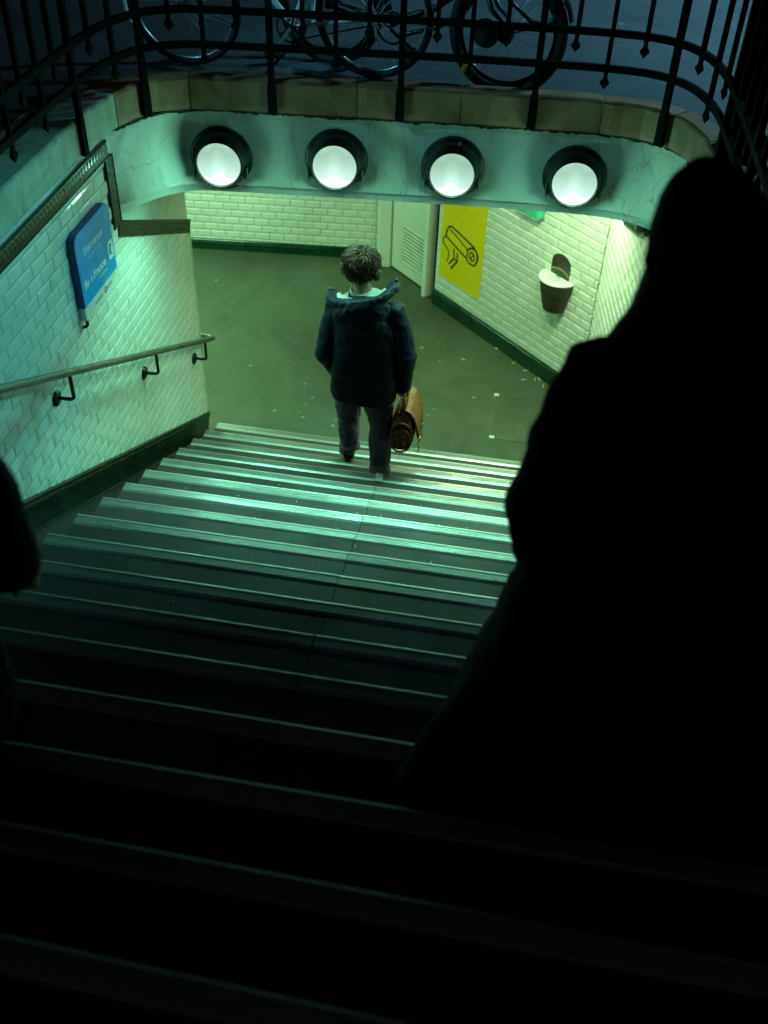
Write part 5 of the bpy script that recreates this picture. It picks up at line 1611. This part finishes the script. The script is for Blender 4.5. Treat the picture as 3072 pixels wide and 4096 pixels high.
c.loft([oval((cx, cy, z), w, d, 32, 2.1) for cx, cy, z, w, d in ((.445, 1.975, 3.76, .265, .150), (.450, 1.985, 3.84, .225, .150), (.445, 2.00, 3.91, .185, .145), (.430, 2.02, 3.98, .158, .135), (.408, 2.04, 4.05, .142, .130), (.390, 2.045, 4.12, .120, .122), (.380, 2.04, 4.175, .094, .098), (.374, 2.04, 4.212, .052, .055))])
c.capsule([(.276, 2.0, 4.02), (.278, 2.03, 4.06)], [.017, .015])
fuse(obj('hood', c, 'black_coat', rp), .009, 3, ((.14, .022), (.06, .010)))
t = MB()
t.tube([fh_r, fk_r, fa_r + V((0, 0, .03)), fa_r + V((0, 0, -.04))], [.12, .09, .085, .088], 18); t.tube([fh_l, fh_l.lerp(fk_l, .6), fk_l, fk_l.lerp(fa_l, .6), fa_l + V((-.01, -.01, -.035))], [.12, .11, .098, .092, .088], 18)
fuse(obj('trousers', t, 'black_coat', rp), .011, 2, ((.12, .02),))
shoe(rp, (.48, 1.985, stepZ(12) + .014), (.47, 2.26, stepZ(12) + .014)); shoe(rp, (-.085, 1.575, stepZ(13) + .014), (-.055, 1.835, stepZ(13) + .014))

# ---- dark figure cut off by the left edge
lp = thing('person', (-1.22, 1.35, stepZ(13)), 'person in a dark blue coat cut off at the left edge of the view', 'person')
hc3 = V((-1.30, 1.42, 4.03))
b = MB(); F3, P3 = head_mesh(b, hc3, (.1, 1, -.1))
b.capsule([hc3 + V((0, -.02, -.07)), V((-1.30, 1.39, 3.84)), V((-1.30, 1.38, 3.77))], [.054, .056, .08])
b.loft([oval((-1.28, 1.36, z), w, d) for z, w, d in ((3.05, .15, .11), (3.2, .165, .12), (3.4, .15, .105), (3.58, .18, .12), (3.70, .18, .11), (3.78, .11, .08))])
ls3, le3, lw3 = V((-1.065, 1.46, 3.715)), V((-1.035, 1.47, 3.47)), V((-1.065, 1.54, 3.325))
ls4, le4, lw4 = V((-1.48, 1.37, 3.71)), V((-1.55, 1.33, 3.42)), V((-1.50, 1.45, 3.2))
b.capsule([ls3, le3, lw3], [.053, .042, .030]); b.capsule([ls4, le4, lw4], [.053, .042, .030])
hand(b, lw3, V((.30, .55, -.62)), V((-.8, .2, -.3)), -1, 1.0, .55); hand(b, lw4, V((.1, .3, -1)), V((1, 0, 0)), 1, 1.0, .45)
a1, a2, a3 = V((-1.19, 1.36, 3.10)), V((-1.17, 1.46, 2.80)), V((-1.18, 1.70, 2.54)); a1 = V((-1.19, 1.36, 3.12)); a2 = V((-1.25, 1.50, 2.83)); a3 = V((-1.38, 1.60, 2.535))
b1, b2_, b3 = V((-1.37, 1.36, 3.12)), V((-1.44, 1.42, 2.86)), V((-1.50, 1.30, 2.71))
b.capsule([a1, a2, a3], [.083, .056, .041]); b.capsule([b1, b2_, b3], [.083, .056, .041])
fuse(obj('body', b, 'skin', lp), .008, 3)
eyes(lp, P3, F3)
c = MB()
c.loft([oval((-1.28, 1.36, z), w, d, 32, 2.4) for z, w, d in ((2.98, .235, .18), (3.08, .235, .18), (3.25, .22, .165), (3.42, .215, .155), (3.58, .215, .15), (3.70, .20, .135), (3.78, .13, .105), (3.84, .085, .08))])
c.capsule([V((-1.18, 1.39, 3.72)), ls3, ls3.lerp(le3, .5) + V((.01, 0, 0)), le3, le3.lerp(lw3, .6), lw3], [.092, .098, .096, .090, .078, .062], 18)
c.capsule([V((-1.38, 1.37, 3.72)), ls4, ls4.lerp(le4, .5), le4, le4.lerp(lw4, .6), lw4], [.092, .092, .086, .080, .070, .058], 18)
fuse(obj('coat', c, 'blue_coat', lp), .010, 3, ((.2, .03), (.08, .015)))
t = MB(); t.tube([a1, a1.lerp(a2, .5), a2, a3, a3 + V((0, -.005, -.04))], [.115, .10, .09, .078, .08], 18); t.tube([b1, b1.lerp(b2_, .5), b2_, b3, b3 + V((0, 0, -.04))], [.115, .10, .09, .078, .08], 18)
t.loft([oval((-1.28, 1.36, z), w, d) for z, w, d in ((3.02, .17, .125), (3.12, .175, .13), (3.2, .165, .12))])
fuse(obj('trousers', t, 'black_coat', lp), .010, 2, ((.12, .02),))
shoe(lp, (-1.38, 1.555, stepZ(13) + .014), (-1.40, 1.82, stepZ(13) + .014)); shoe(lp, (-1.50, 1.24, stepZ(14) + .014), (-1.52, 1.50, stepZ(14) + .014))
hr3 = MB(); hr3.ell(P3(0, -.014, .042), .082, .098, .092, 20, 14, F3); hr3.ell(P3(0, -.05, -.02), .07, .055, .08, 16, 10, F3); fuse(obj('hair', hr3, simple('dark_hair', (.02, .014, .01), .5), lp), .008, 2, ((.03, .012),))
